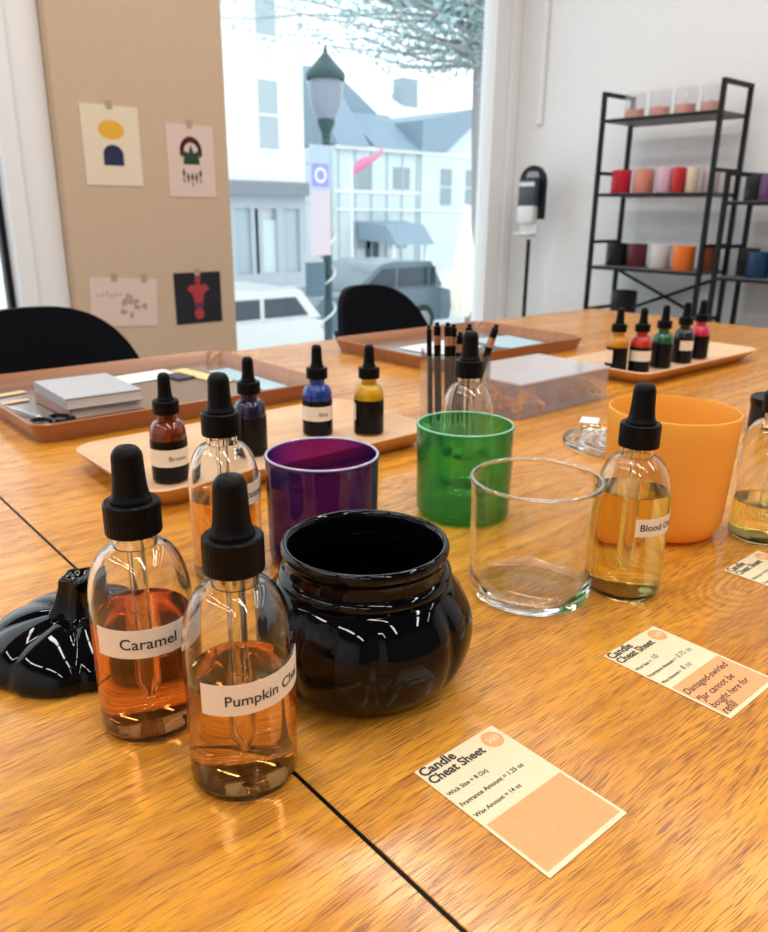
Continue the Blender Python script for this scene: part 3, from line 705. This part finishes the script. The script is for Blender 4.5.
# ------------------------------------------------------------------ chairs
M['chair'] = mat('black_shell', (.004, .0045, .007), .6, IOR=1.15); M['seat_fabric'] = mat('black_fabric', (.01, .011, .014), .8)
def chair(x, y, rz, W_, label):
    t = thing('chair', label, 'chair', (x, y, 0), rz, 'black shell chairs')
    def shell(z0, H, y0, th, m, nm, W_):
        nu, nv = 32, 14; V = []; F = []
        for s in (0, 1):
            for i in range(nu + 1):
                u = -1 + 2 * i / nu; uu = math.copysign(abs(u) ** .8, u)
                top = z0 + (H - z0) * (1 - abs(uu) ** 3.2 * .999) ** (1 / 2.6)
                for j in range(nv + 1):
                    v = j / nv; z = z0 + (top - z0) * v
                    px = uu * W_ * (1 - .10 * (1 - v)); py = y0 - .10 * uu * uu + .05 * (z - z0) / (H - z0) + (th if s else 0)
                    V.append((px, py, z))
        K = (nu + 1) * (nv + 1); id_ = lambda s, i, j: s * K + i * (nv + 1) + j
        for i in range(nu):
            for j in range(nv):
                F.append((id_(0, i, j), id_(0, i + 1, j), id_(0, i + 1, j + 1), id_(0, i, j + 1)))
                F.append((id_(1, i, j), id_(1, i, j + 1), id_(1, i + 1, j + 1), id_(1, i + 1, j)))
            F.append((id_(0, i, nv), id_(0, i + 1, nv), id_(1, i + 1, nv), id_(1, i, nv))); F.append((id_(0, i, 0), id_(1, i, 0), id_(1, i + 1, 0), id_(0, i + 1, 0)))
        for j in range(nv):
            F.append((id_(0, 0, j), id_(0, 0, j + 1), id_(1, 0, j + 1), id_(1, 0, j))); F.append((id_(0, nu, j), id_(1, nu, j), id_(1, nu, j + 1), id_(0, nu, j + 1)))
        return link(nm, V, F, m, t, ang=60)
    shell(.47, .788, 0.0, .022, M['chair'], 'backrest', W_)
    MB().box(-W_ + .02, W_ - .02, -.42, -.012, .43, .468, .015).build('seat', M['seat_fabric'], t, ang=60)
    for sx in (-1, 1):
        for sy, yy in ((-1, -.40), (1, -.04)):
            MB().tube([(sx * (W_ - .05), yy + .03 * (-sy), .428), (sx * (W_ - .01), yy, 0.0)], .012, 10).build('leg', M['black_metal'], t)
    return t
chair(.525, 1.76, 0.0, .225, 'black chair at the left, its rounded back rising behind the copper tray')
chair(1.490, 1.77, math.radians(6), .200, 'black chair before the window, its rounded back behind the pens')

# ------------------------------------------------------------------ prints on the beige panel
M['cream_print'] = speckle(mat('cream_print', (.80, .66, .50), .8), (.77, .63, .47), (.83, .69, .53), 300)
M['pink_print'] = speckle(mat('pinkish_print', (.74, .56, .48), .8), (.71, .53, .45), (.77, .59, .51), 300)
pc = lambda n, c: mat(n, c, .8)
M['sun'] = pc('ochre_ink', (.80, .42, .035)); M['navy'] = pc('navy_ink', (.015, .02, .07)); M['maroon'] = pc('maroon_ink', (.13, .018, .018)); M['dgreen'] = pc('green_ink', (.012, .05, .025))
M['red_ink'] = pc('red_ink', (.42, .04, .05)); M['blackp'] = pc('black_print', (.008, .008, .014)); M['mauve'] = pc('mauve_ink', (.45, .30, .26)); M['tape'] = pc('tape', (.46, .33, .22)); M['violet_ink'] = pc('violet_ink', (.10, .03, .12))
def print_(x0, x1, z0, z1, m, label, art, rot=0.0, tape=((.5, 0),)):
    cx_, cz = (x0 + x1) / 2, (z0 + z1) / 2; w, h = (x1 - x0) / 2, (z1 - z0) / 2
    t = thing('art_print', label, 'print', (cx_, 2.994, cz), 0, 'prints taped to the beige panel'); t.rotation_euler = (0, rot, 0)
    MB().box(-w, w, -.0015, 0, -h, h).build('sheet', m, t, smooth=False)
    def ell(cx2, cz2, rx, rz_, mm, y=-.0018, n=28, a0=0, a1=2 * PI, nm='printed_shape'):
        V = [(cx2 + rx * math.cos(a0 + (a1 - a0) * k / n), y, cz2 + rz_ * math.sin(a0 + (a1 - a0) * k / n)) for k in range(n)]
        return link(nm, V, [tuple(range(n))], mm, t, smooth=False)
    art(ell, w, h, t)
    for fx, fz in tape:
        MB().box(-w + 2 * w * fx - .012, -w + 2 * w * fx + .012, -.0025, -.0016, h - .014, h + .016).build('tape', M['tape'], t, smooth=False)
def rect(t, x0, x1, z0, z1, m, y=-.0018, nm='printed_shape'):
    return link(nm, [(x0, y, z0), (x1, y, z0), (x1, y, z1), (x0, y, z1)], [(0, 1, 2, 3)], m, t, smooth=False)
def art1(ell, w, h, t):
    ell(0.0, .055, .050, .034, M['sun'], n=11)
    V = [(-.037, -.0018, -.068), (.040, -.0018, -.068)] + [(.0015 + .0385 * math.cos(PI * k / 16), -.0018, -.030 + .034 * math.sin(PI * k / 16)) for k in range(17)]
    link('printed_shape', V, [tuple(range(len(V)))], M['navy'], t, smooth=False)
print_(1.130, 1.348, 1.079, 1.355, M['cream_print'], 'cream print with an ochre disc above a dark blue arch', art1)
def art2(ell, w, h, t):
    for k in range(13):
        a = PI * (-.05 + 1.1 * k / 12); ell(.040 * math.cos(a), .035 + .045 * math.sin(a), .009, .013, M['maroon'], n=10)
    V = [(-.036, -.0019, -.012), (.036, -.0019, -.012), (.030, -.0019, .040), (.012, -.0019, .030), (0, -.0019, .062), (-.012, -.0019, .030), (-.030, -.0019, .040)]
    link('printed_shape', V, [tuple(range(7))], M['dgreen'], t, smooth=False)
    for k in range(5):
        x = -.036 + .018 * k; ell(x, -.045 - (.014 if k in (1, 2, 3) else 0), .007, .020, M['maroon'], n=4); ell(x, -.072 - (.014 if k in (2,) else 0), .004, .012, M['maroon'], n=4)
print_(1.455, 1.658, 1.044, 1.312, M['pink_print'], 'pale pink print with a dark red beaded oval around green', art2)
def art3(ell, w, h, t):
    random.seed(8)
    for k in range(16): ell(.02 + random.uniform(-.03, .07), random.uniform(-.06, .03), random.uniform(.006, .016), random.uniform(.006, .014), M['mauve'], n=7, y=-.0018 - .00002 * k)
    for k in range(6): rect(t, -.11 + .018 * k, -.10 + .018 * k, .020 + .004 * (k % 3), .028 + .004 * (k % 3), M['mauve'])
print_(1.095, 1.365, .555, .740, M['pink_print'], 'pale sheet with a faint mauve drawing, held up by tape', art3, rot=math.radians(4), tape=((.35, 0), (.8, 0)))
def art4(ell, w, h, t):
    ell(0, .072, .013, .018, M['red_ink'], n=14)
    V = [(-.05, .035), (-.035, .055), (-.015, .052), (0, .062), (.015, .052), (.038, .055), (.052, .032), (.030, .022), (.022, .0), (.018, -.02), (-.018, -.02), (-.022, .0), (-.030, .022)]
    link('printed_shape', [(x, -.0018, z) for x, z in V], [tuple(range(len(V)))], M['red_ink'], t, smooth=False)
    rect(t, -.022, .022, -.040, -.021, M['violet_ink']); ell(0, -.065, .024, .026, M['red_ink'], n=6)
print_(1.443, 1.655, .542, .750, M['blackp'], 'black print with a glowing red figure shape', art4)

# ------------------------------------------------------------------ hand sanitiser stand
def sanitizer():
    t = thing('dispenser_stand', 'black arched hand dispenser on a thin pole beside the window', 'dispenser stand', (3.44, 2.80, 0), math.radians(-90 + 2))
    # local: x across, -y towards the room
    P = [(-.088, .965), (.088, .965)] + [(.088 * math.cos(PI * k / 20), 1.150 + .086 * math.sin(PI * k / 20)) for k in range(21)]
    MB().prismY(P, 0, .012).build('back_board', M['black_metal'], t, ang=30)
    MB().lathe([(0, .012), (.011, .012), (.011, .965), (0, .965)], 14).build('pole', M['black_metal'], t)
    MB().box(-.15, .15, -.15, .15, 0, .011, .003).build('base_plate', M['black_metal'], t, smooth=False)
    wp = mat('white_plastic', (.72, .70, .70), .4)
    dk = mat('smoked_plastic', (.035, .045, .06), .25)
    d = MB().box(-.058, .058, -.045, -.001, 1.035, 1.165, .010).build('dispenser', dk, t)
    MB().box(-.050, .050, -.049, -.0455, 1.130, 1.150, .001).build('white_band', wp, d, smooth=False)
    MB().box(-.052, .052, -.055, -.001, .945, 1.033, .010).build('nozzle_cover', wp, d)
    MB().box(-.055, .055, -.07, -.0, .885, .895, .003).box(-.055, .055, -.012, 0, .86, .944).build('drip_tray', wp, t, smooth=False)
    MB().prismY([(-.045, 1.175), (.045, 1.175), (.030, 1.205), (-.030, 1.205)], -.001, -.0002).build('sign_sticker', mat('sticker_grey', (.30, .30, .34), .5), t, smooth=False)
sanitizer()

# ------------------------------------------------------------------ shelving with candles
M['shelf_board'] = wood_plain('dark_board', (.11, .10, .10), (.16, .14, .14), .5)
def shelf_unit(y0, y1, top, boards, bars, label, brace=True):
    x0, x1, w = 3.28, 3.53, .018
    t = thing('shelving_unit', label, 'shelf', (x0, y0, 0), 0, 'black metal shelving units')
    L, D = y1 - y0, x1 - x0
    for yy in (0, L):
        f = MB(); a, b = (yy, yy + w) if yy == 0 else (yy - w, yy)
        f.box(0, w, a, b, 0, top).box(D - w, D, a, b, 0, top)
        f.box(w, D - w, a, b, top - w, top)
        for z in bars: f.box(w, D - w, a + .004, b - .004, z - .016, z)
        f.build('end_frame', M['black_metal'], t, smooth=False)
    for z in boards:
        MB().box(.002, D - .002, w + .0005, L - w - .0005, z - .014, z, .002).build('shelf_board', M['shelf_board'], t, smooth=False)
        MB().box(0.0, .0018, w, L - w, z - .016, z - .002).box(D - .0018, D, w, L - w, z - .016, z - .002).build('edge_rail', M['black_metal'], t, smooth=False)
    if brace:
        za, zb = boards[2] - .03, boards[2] - .25
        for (p, q) in (((w, za), (L - w, zb)), ((w, zb), (L - w, za))):
            MB().tube([(D - .006, p[0], p[1]), (D - .006, q[0], q[1])], .008, 8).build('brace', M['black_metal'], t)
    return t
shelf_unit(1.714, 2.298, 1.525, [1.408, 1.088, .757, .440], [1.185, .875, .555], 'tall black metal shelving unit with four shelves of candles by the right wall')
shelf_unit(.980, 1.662, 1.170, [1.052, .746, .440], [.875], 'lower black metal shelving unit cut off by the right edge', True)
def candle(y, z, label, vcol, wax=None, r=.052, h=.105, clear=False, x=3.40, group='candles on the shelves', lid=None):
    t = thing('candle', label, 'candle', (x, y, z + .0005), 0, group)
    if clear:
        MB().lathe([(0, 0), (r - .004, 0), (r, .005), (r, h), (r - .003, h), (r - .003, .007), (0, .006)], 28).build('glass', M['jar_clear'], t)
        MB().lathe([(0, .0065), (r - .0035, .0075), (r - .0035, h * .38), (0, h * .38)], 28).build('wax', mat('wax', wax, .6), t)
    else:
        MB().lathe([(0, 0), (r - .004, 0), (r, .005), (r, h - .002), (r - .002, h), (r - .004, h - .002), (r - .004, h * .84), (0, h * .84)], 28).build('vessel', mat('vessel', vcol, .25), t)
        MB().lathe([(0, h * .84 + .0005), (r - .0045, h * .84 + .0005), (r - .0045, h * .86), (0, h * .87)], 28).build('wax', mat('wax', wax or (.75, .68, .6), .6), t)
    MB().tube([(0, 0, h * .40 if clear else h * .87), (0.001, 0, h * .55 if clear else h * .97)], .0012, 6).build('wick', M['ink'], t)
    return t
M['jar_clear'] = thin_glass('jar_clear', (.96, .95, .96), 1.45, .02, diff=.06)
for y, n in ((2.197, 'leftmost'), (2.070, 'second from the left'), (1.946, 'third from the left'), (1.825, 'rightmost')):
    candle(y, 1.408, 'clear glass candle with pink wax, %s on the top shelf' % n, None, (.80, .36, .27), clear=True, group='clear candles on the top shelf', r=.046, h=.115)
z2 = 1.088
for y, lb, c, rr, xx in [(2.232, 'crimson candle jar, leftmost on the second shelf', (.62, .02, .05), .052, 3.40), (2.112, 'pale coral candle jar beside the crimson one on the second shelf', (.78, .30, .22), .046, 3.40),
    (1.975, 'shiny iridescent pink-white candle jar on the second shelf', (.72, .45, .55), .036, 3.35), (1.935, 'hot pink-red candle jar behind the iridescent one on the second shelf', (.65, .02, .08), .040, 3.44), (1.905, 'narrow red candle jar in the middle of the second shelf', (.60, .03, .03), .026, 3.34),
    (1.850, 'cream candle jar right of the narrow red one', (.80, .66, .46), .026, 3.36), (1.800, 'pale pink candle jar next to the shelf post', (.72, .60, .60), .034, 3.43)]:
    candle(y, z2, lb, c, r=min(rr, .046), x=xx)
z3 = .757
for y, lb, c, rr, xx in [(2.215, 'black candle jar, leftmost on the third shelf', (.012, .012, .014), .052, 3.40), (2.105, 'dark maroon candle jar beside the leftmost black one on the third shelf', (.12, .02, .03), .046, 3.40),
    (1.985, 'white candle jar in the middle of the third shelf', (.70, .66, .68), .048, 3.40), (1.838, 'bright orange candle jar on the third shelf', (.82, .18, .03), .048, 3.35), (1.775, 'brown-orange candle jar behind the shelf post on the third shelf', (.25, .07, .025), .034, 3.45)]:
    candle(y, z3, lb, c, r=rr, x=xx)
candle(2.150, .440, 'tall black canister candle on the lowest shelf', (.01, .01, .012), r=.062, h=.20)
candle(1.590, 1.052, 'black candle jar, leftmost on the lower unit top shelf', (.02, .025, .03), r=.045, h=.11, x=3.42)
candle(1.500, 1.052, 'dusty purple candle jar at the right edge on the upper shelf', (.14, .06, .17), r=.046, h=.105, x=3.36)
candle(1.400, 1.052, 'dark plum candle jar cut by the right edge, beside the dusty purple one', (.03, .015, .04), r=.046, h=.105, x=3.38)
candle(1.588, .746, 'black candle jar behind the post on the lower unit', (.012, .014, .016), r=.044, h=.115, x=3.44)
candle(1.505, .746, 'navy blue candle jar at the right edge on the lower shelf', (.012, .045, .11), r=.046, h=.105, x=3.36)
candle(1.405, .746, 'black candle jar right of the navy blue one', (.012, .012, .016), r=.046, h=.105, x=3.38)

# ------------------------------------------------------------------ outside
GZ = -1.4
M['road'] = speckle(mat('road', (.52, .53, .55), .8), (.48, .49, .51), (.56, .57, .59), 3)
M['paving'] = speckle(mat('paving', (.74, .73, .72), .8), (.70, .69, .68), (.78, .77, .76), 2)
struct(MB().box(-30, 70, 3.6, 70, GZ - .2, GZ - .12).build('ground', M['road'], smooth=False))
struct(MB().box(-30, 70, 3.4, 8.6, GZ - .12, GZ).build('pavement', M['paving'], smooth=False))
struct(MB().box(-30, 70, 16.5, 40, GZ - .12, GZ).build('pavement', M['paving'], smooth=False))
M['stucco'] = mat('pale_stucco', (.90, .90, .88), .8); M['far_glass'] = mat('far_glass', (.42, .50, .54), .15); M['slate'] = mat('slate_trim', (.24, .26, .30), .6); M['greyfront'] = mat('grey_shopfront', (.44, .49, .54), .6)
def shop():
    t = thing('shop_building', 'white stuccoed building with a grey shopfront across the street at the left', 'building', (12.2, 22, GZ))
    g = 0 ; H = 11.0
    MB().box(-4, 3.25, 0, 9, 3.25, H).box(-4, 3.25, .25, 9, 0, 3.25).build('wall', M['stucco'], t, smooth=False)
    MB().box(-4, 3.28, -.35, .02, 2.85, 3.25).build('fascia', M['slate'], t, smooth=False)
    f = MB().box(-4, 3.26, -.02, .24, 2.45, 2.85).box(-4, 3.26, -.02, .24, 0, .45)
    for x in (-1.6, .35, 1.15, 1.30, 2.12, 3.0): f.box(x, x + .26, -.02, .24, .45, 2.45)
    f.build('shopfront', M['greyfront'], t, smooth=False)
    for xa, xb in ((-1.34, .35), (.61, 1.15), (2.38, 3.0)):
        MB().box(xa, xb, .10, .13, .45, 2.45).build('shop_window', M['far_glass'], t, smooth=False)
    MB().box(1.56, 2.12, .10, .15, .45, 2.1).build('door', mat('pale_door', (.62, .74, .76), .5), t, smooth=False)
    for zb, zt in ((4.20, 6.15), (7.35, 9.4)):
        for xa in (1.60, -1.2):
            w_ = MB().box(xa, xa + .68, -.03, .0, zb, zt).build('window', M['far_glass'], t, smooth=False)
            MB().box(xa - .05, xa + .73, -.06, -.031, zb - .08, zb).box(xa, xa + .68, -.045, -.031, (zb + zt) / 2 - .03, (zb + zt) / 2 + .03).build('sash', M['stucco'], w_, smooth=False)
shop()
M['pale_siding'] = mat('pale_siding', (.66, .74, .76), .8); M['grey_roof'] = mat('grey_roof', (.26, .35, .43), .8); M['trimw'] = mat('white_trim', (.85, .87, .88), .7)
def house():
    X = 19.7; t = thing('timbered_house', 'pale blue-white house with a steep grey roof and gable across the street', 'building', (X, 26, GZ))
    MB().box(0, 4.6, 0, 9, 0, 4.9).build('wall', M['pale_siding'], t, smooth=False)
    MB().prismX([(-.3, 4.85), (2.5, 8.0), (6.5, 8.0), (9.3, 4.85)], .0, 1.6).prismX([(-.3, 4.85), (2.0, 6.4), (7, 6.4), (9.3, 4.85)], 1.9, 4.5).build('roof', M['grey_roof'], t, smooth=False)
    # slope closing the step of the roof
    MB().prismY([(1.6, 7.98), (4.6, 6.1), (4.6, 5.0), (1.6, 5.0)], 2.2, 6.6).build('roof_slope', M['grey_roof'], t, smooth=False)
    # gabled wing
    MB().prismY([(4.6, 0), (9.6, 0), (9.6, 4.9), (8.1, 6.5), (5.9, 4.9), (4.6, 4.9)], -.15, 8).build('wing_wall', M['pale_siding'], t, smooth=False)
    MB().prismY([(4.4, 4.85), (5.9, 4.9), (8.1, 6.52), (9.6, 4.9), (9.9, 4.9), (8.15, 6.85), (4.4, 6.05)], -.35, 8).build('wing_roof', M['grey_roof'], t, smooth=False)
    MB().box(-.05, 9.65, -.22, -.16, 4.72, 4.86).box(-.05, 4.6, -.06, -.001, 3.1, 3.2).box(-.05, 9.65, -.22, -.16, 2.42, 2.5).build('cornice', M['trimw'], t, smooth=False)
    for k in range(6):
        MB().box(.15 + .85 * k, .22 + .85 * k, -.05, -.001, 0, 4.7).build('timber', mat('blue_timber', (.45, .56, .60), .8), t, smooth=False)
    g = mat('grey_pane', (.30, .37, .40), .25)  # one even blue-grey for all the house windows
    for xa, xb, zb, zt in ((1.0, 1.8, 3.25, 4.2), (3.1, 4.0, 3.3, 4.15), (5.75, 6.4, 2.7, 3.4), (5.75, 6.4, 3.5, 4.2), (7.35, 8.1, 2.7, 3.4), (7.35, 8.1, 3.5, 4.2), (.9, 1.9, .9, 2.0), (3.0, 3.9, .9, 2.0)):
        MB().box(xa, xb, -.19 if xa > 5 else -.04, -.151 if xa > 5 else -.001, zb, zt).build('window', g, t, smooth=False)
    # porch
    MB().prismX([(-2.6, 1.15), (-1.9, 1.9), (-.16, 2.0), (-.16, 1.3)], 1.05, 3.1).build('porch_roof', M['grey_roof'], t, smooth=False)
    for x in (1.15, 2.9): MB().box(x, x + .12, -2.3, -2.18, 0, 1.35).build('porch_post', M['trimw'], t, smooth=False)
    MB().box(1.6, 2.3, -.04, -.002, 0, 1.9).build('door', mat('dark_door', (.07, .10, .13), .5), t, smooth=False)
house()
def backhouse():
    t = thing('far_building', 'cream roofed building with a chimney rising behind the grey roof', 'building', (21.5, 36, GZ))
    MB().box(0, 16, 0, 8, 0, 7.0).build('wall', M['stucco'], t, smooth=False)
    MB().prismX([(-.3, 7.0), (4, 9.4), (8.3, 7.0)], -.2, 16.2).build('roof', mat('cream_roof', (.80, .74, .68), .8), t, smooth=False)
    MB().box(12.9, 14.1, 2.4, 3.4, 8.0, 10.1).build('chimney', mat('slate_chimney', (.30, .38, .45), .8), t, smooth=False)
backhouse()
# street lamp with banner
def street_lamp():
    t = thing('street_lamp', 'dark green street lamp with a lantern head, banner and light string outside the window', 'street lamp', (5.69, 7.66, GZ))
    gm = mat('green_iron', (.012, .055, .06), .4)
    b = 1.4   # local z = world z + 1.4
    MB().lathe(smooth_prof([(.215, 2.385 + b), (.225, 2.42 + b), (.205, 2.47 + b), (.13, 2.545 + b), (.06, 2.62 + b), (.025, 2.66 + b), (.02, 2.70 + b), (0, 2.74 + b)], 3), 28).build('lantern_cap', gm, t)
    MB().lathe(smooth_prof([(.185, 2.384 + b), (.195, 2.28 + b), (.165, 2.12 + b), (.10, 1.985 + b)], 4) + [(.095, 1.99 + b), (.155, 2.12 + b), (.187, 2.28 + b), (.178, 2.384 + b)], 28).build('lantern_globe', thin_glass('lantern_glass', (.80, .84, .90), 1.4, .05, diff=.35, edge=(.5, .53, .60)), t)
    MB().lathe([(0, 1.98 + b), (.105, 1.98 + b), (.10, 1.93 + b), (.055, 1.84 + b), (.05, 1.76 + b), (0, 1.76 + b)], 24).build('lantern_base', gm, t)
    MB().lathe([(0, 0), (.16, 0), (.16, .12), (.11, .2), (.09, .7), (.055, .85), (.05, 3.15), (0, 3.15)], 20).build('post', gm, t)
    bn = MB().box(-.30, -.01, -.085, -.075, .50 + b, 1.70 + b).build('banner', mat('banner_cloth', (.60, .52, .56), .8), t, smooth=False)
    MB().box(-.30, -.01, -.088, -.0855, 1.22 + b, 1.69 + b).build('banner_top', mat('banner_blue', (.42, .52, .66), .8), bn, smooth=False)
    sgn = MB().box(-.27, -.04, -.092, -.0885, 1.26 + b, 1.50 + b).build('emblem_panel', mat('banner_violet', (.30, .28, .66), .8), bn, smooth=False)
    V = []; F = []
    for k in range(24):
        a = 2 * PI * k / 24
        for r in (.055, .085): V.append((-.155 + r * math.cos(a), -.0930, 1.38 + b + r * math.sin(a)))
    for k in range(24): F.append((2 * k, 2 * k + 1, (2 * k + 3) % 48, (2 * k + 2) % 48))
    link('emblem_ring', V, F, mat('ring_pale', (.72, .74, .88), .8), bn, smooth=False)
    P = [(.085 * math.cos(k * .42), .085 * math.sin(k * .42), .9 + k * .028) for k in range(50)]
    MB().tube(P, .013, 6).build('light_string', mat('string_lights', (.75, .72, .78), .5), t)
    MB().box(-.32, -.1, -.09, .02, .03 + b, .42 + b, .01).build('meter_box', mat('dark_box', (.08, .14, .18), .5), t, smooth=False)
street_lamp()
# parked cars
def car(x, y, label, paint, L=4.3, H=1.55, suv=True):
    t = thing('car', label, 'car', (x, y, GZ - .12))
    pm = mat('car_paint', paint, .3, 0, Coat_Weight=.6); gl = mat('car_glass', (.03, .05, .07), .08); ty = mat('tyre', (.02, .02, .02), .8)
    h = H
    body = [(0, .35), (0, .80), (.12, .92), (1.05, 1.0), (L - .35, 1.0), (L - .05, .92), (L, .55), (L - .05, .3), (.1, .3)]
    MB().prismY(body, 0, 1.8).build('body', pm, t, ang=30)
    cab = [(.95, 1.0), (1.65, h - .05), (1.95, h), (L - .55, h - .02), (L - .18, 1.0)]
    MB().prismY(cab, .10, 1.70).build('cabin', pm, t, ang=30)
    for xa, xb in ((1.22, 2.05), (2.13, 2.95), (3.03, L - .42)):
        top = h - .13
        MB().prismY([(xa + (.0 if xa > 1.3 else 0), 1.05), (xb, 1.05), (xb - (.22 if xb > 3.4 else 0), top), (xa + (.50 if xa < 1.3 else 0), top)], .085, .099).build('side_window', gl, t, smooth=False)
    for xw in (.85, L - .85):
        for yw in (.02, 1.60):
            V = MB()
            P = [(xw + .33 * math.cos(2 * PI * k / 28), .33 + .33 * math.sin(2 * PI * k / 28)) for k in range(28)]
            V.prismY(P, yw - .03, yw + .17)
            w_ = V.build('wheel', ty, t, ang=30)
            P = [(xw + .2 * math.cos(2 * PI * k / 20), .33 + .2 * math.sin(2 * PI * k / 20)) for k in range(20)]
            if yw < 1: MB().prismY(P, yw - .045, yw - .031).build('hub', mat('hub', (.4, .41, .42), .3, .8), w_, smooth=False)
car(8.65, 12.0, 'dark blue-grey estate car parked behind the window chair', (.10, .16, .20), 3.6, 1.55)
car(2.9, 9.4, 'silver-white car parked left of the street lamp', (.70, .71, .70), 4.2, 1.45)
# closed umbrella, cables, pink flag
def umbrella():
    t = thing('patio_umbrella', 'closed cream patio umbrella outside near the right window edge', 'umbrella', (9.45, 9.0, GZ))
    MB().lathe([(0, 0), (.2, 0), (.2, .06), (.03, .07), (.03, 2.5), (0, 2.5)], 16).build('pole', M['trimw'], t)
    def fn(a, z, r): return 1 + .18 * math.cos(8 * a)
    MB().lathe(smooth_prof([(.10, .75), (.17, 1.1), (.14, 1.7), (.08, 2.2), (.03, 2.52)], 4), 48, fn=fn).build('canopy', mat('cream_canvas', (.86, .80, .70), .9), t)
umbrella()
def flag():
    t = thing('pink_flag', 'pink pennant hanging over the street in front of the house', 'flag', (14.2, 18, 1.70))
    V = []; F = []
    for i in range(9):
        f = i / 8
        for s in (0, 1): V.append((.05 + 1.15 * f, .06 * math.sin(f * 7), .15 + .75 * f + s * (.22 + .10 * math.sin(f * 6))))
    for i in range(8): F.append((2 * i, 2 * i + 2, 2 * i + 3, 2 * i + 1))
    o = link('pennant', V, F, mat('pink_cloth', (.85, .26, .42), .8), t)
    sm = o.modifiers.new('thick', 'SOLIDIFY'); sm.thickness = .01
    MB().tube([(.05, 0, -3.10), (.05, 0, .60)], .03, 8).build('flagpole', M['trimw'], t)
flag()
cm = mat('cable', (.25, .28, .30), .7)
for zc, lb in ((2.68, 'upper'), (1.33, 'lower')):
    P = [(15.50 + 4.17 * k / 20, 22.6 + 3.9 * k / 20, zc - .12 * math.sin(PI * k / 20)) for k in range(21)]
    tag(MB().tube(P, .018, 6).build('overhead_cable', cm), '%s cable strung from the white shop building to the timbered house' % lb, 'cable', 'overhead cables')
# street tree: branches and leaves hang into the top of the window
def tree():
    t = thing('street_tree', 'leafy street tree whose branches hang into the top of the window', 'tree', (12.3, 11.4, GZ))
    bark = mat('bark', (.34, .32, .32), .9); random.seed(11)
    tr = MB().tube([(0, 0, 0), (.05, .0, 2.2), (.0, .1, 4.0), (-.1, .1, 5.6), (-.2, 0, 7.2)], [.17, .14, .12, .08, .04], 10); tr.build('trunk', bark, t)
    br = MB(); tips = []
    for k in range(54):
        a = random.uniform(0, 2 * PI); z0 = random.uniform(5.0, 6.8); L = random.uniform(2.2, 5.6)
        if k % 3: a = PI + random.uniform(-.55, .55)
        p = Vector((0, 0, z0)); P = [p.copy()]
        for s in range(6):
            p = p + Vector((math.cos(a), math.sin(a), random.uniform(-.16, .22))) * L / 6; a += random.uniform(-.25, .25); P.append(p.copy()); tips.append(p.copy())
        br.tube(P, [.045, .035, .028, .02, .015, .01, .006], 5)
    br.build('branches', bark, t)
    lv = MB()
    for c in tips:
        for k in range(30):
            p = c + Vector((random.gauss(0, .28), random.gauss(0, .28), random.gauss(0, .20))); s = random.uniform(.05, .085)
            u = Vector((random.gauss(0, 1), random.gauss(0, 1), random.gauss(0, 1))).normalized(); v = u.orthogonal().normalized()
            lv.add([p - u * s, p + v * s * .45, p + u * s, p - v * s * .45], [(0, 1, 2, 3)])
    m = mat('leaf', (.48, .62, .66), .6)
    N, L_ = nodes(m); tl = N.new('ShaderNodeBsdfTranslucent'); tl.inputs[0].default_value = (.42, .60, .56, 1); mx = N.new('ShaderNodeMixShader'); mx.inputs[0].default_value = .4
    L_.new(N['Principled BSDF'].outputs[0], mx.inputs[1]); L_.new(tl.outputs[0], mx.inputs[2]); L_.new(mx.outputs[0], N['Material Output'].inputs['Surface'])
    o = lv.build('leaves', m, t, smooth=False); o['kind'] = 'stuff'
tree()
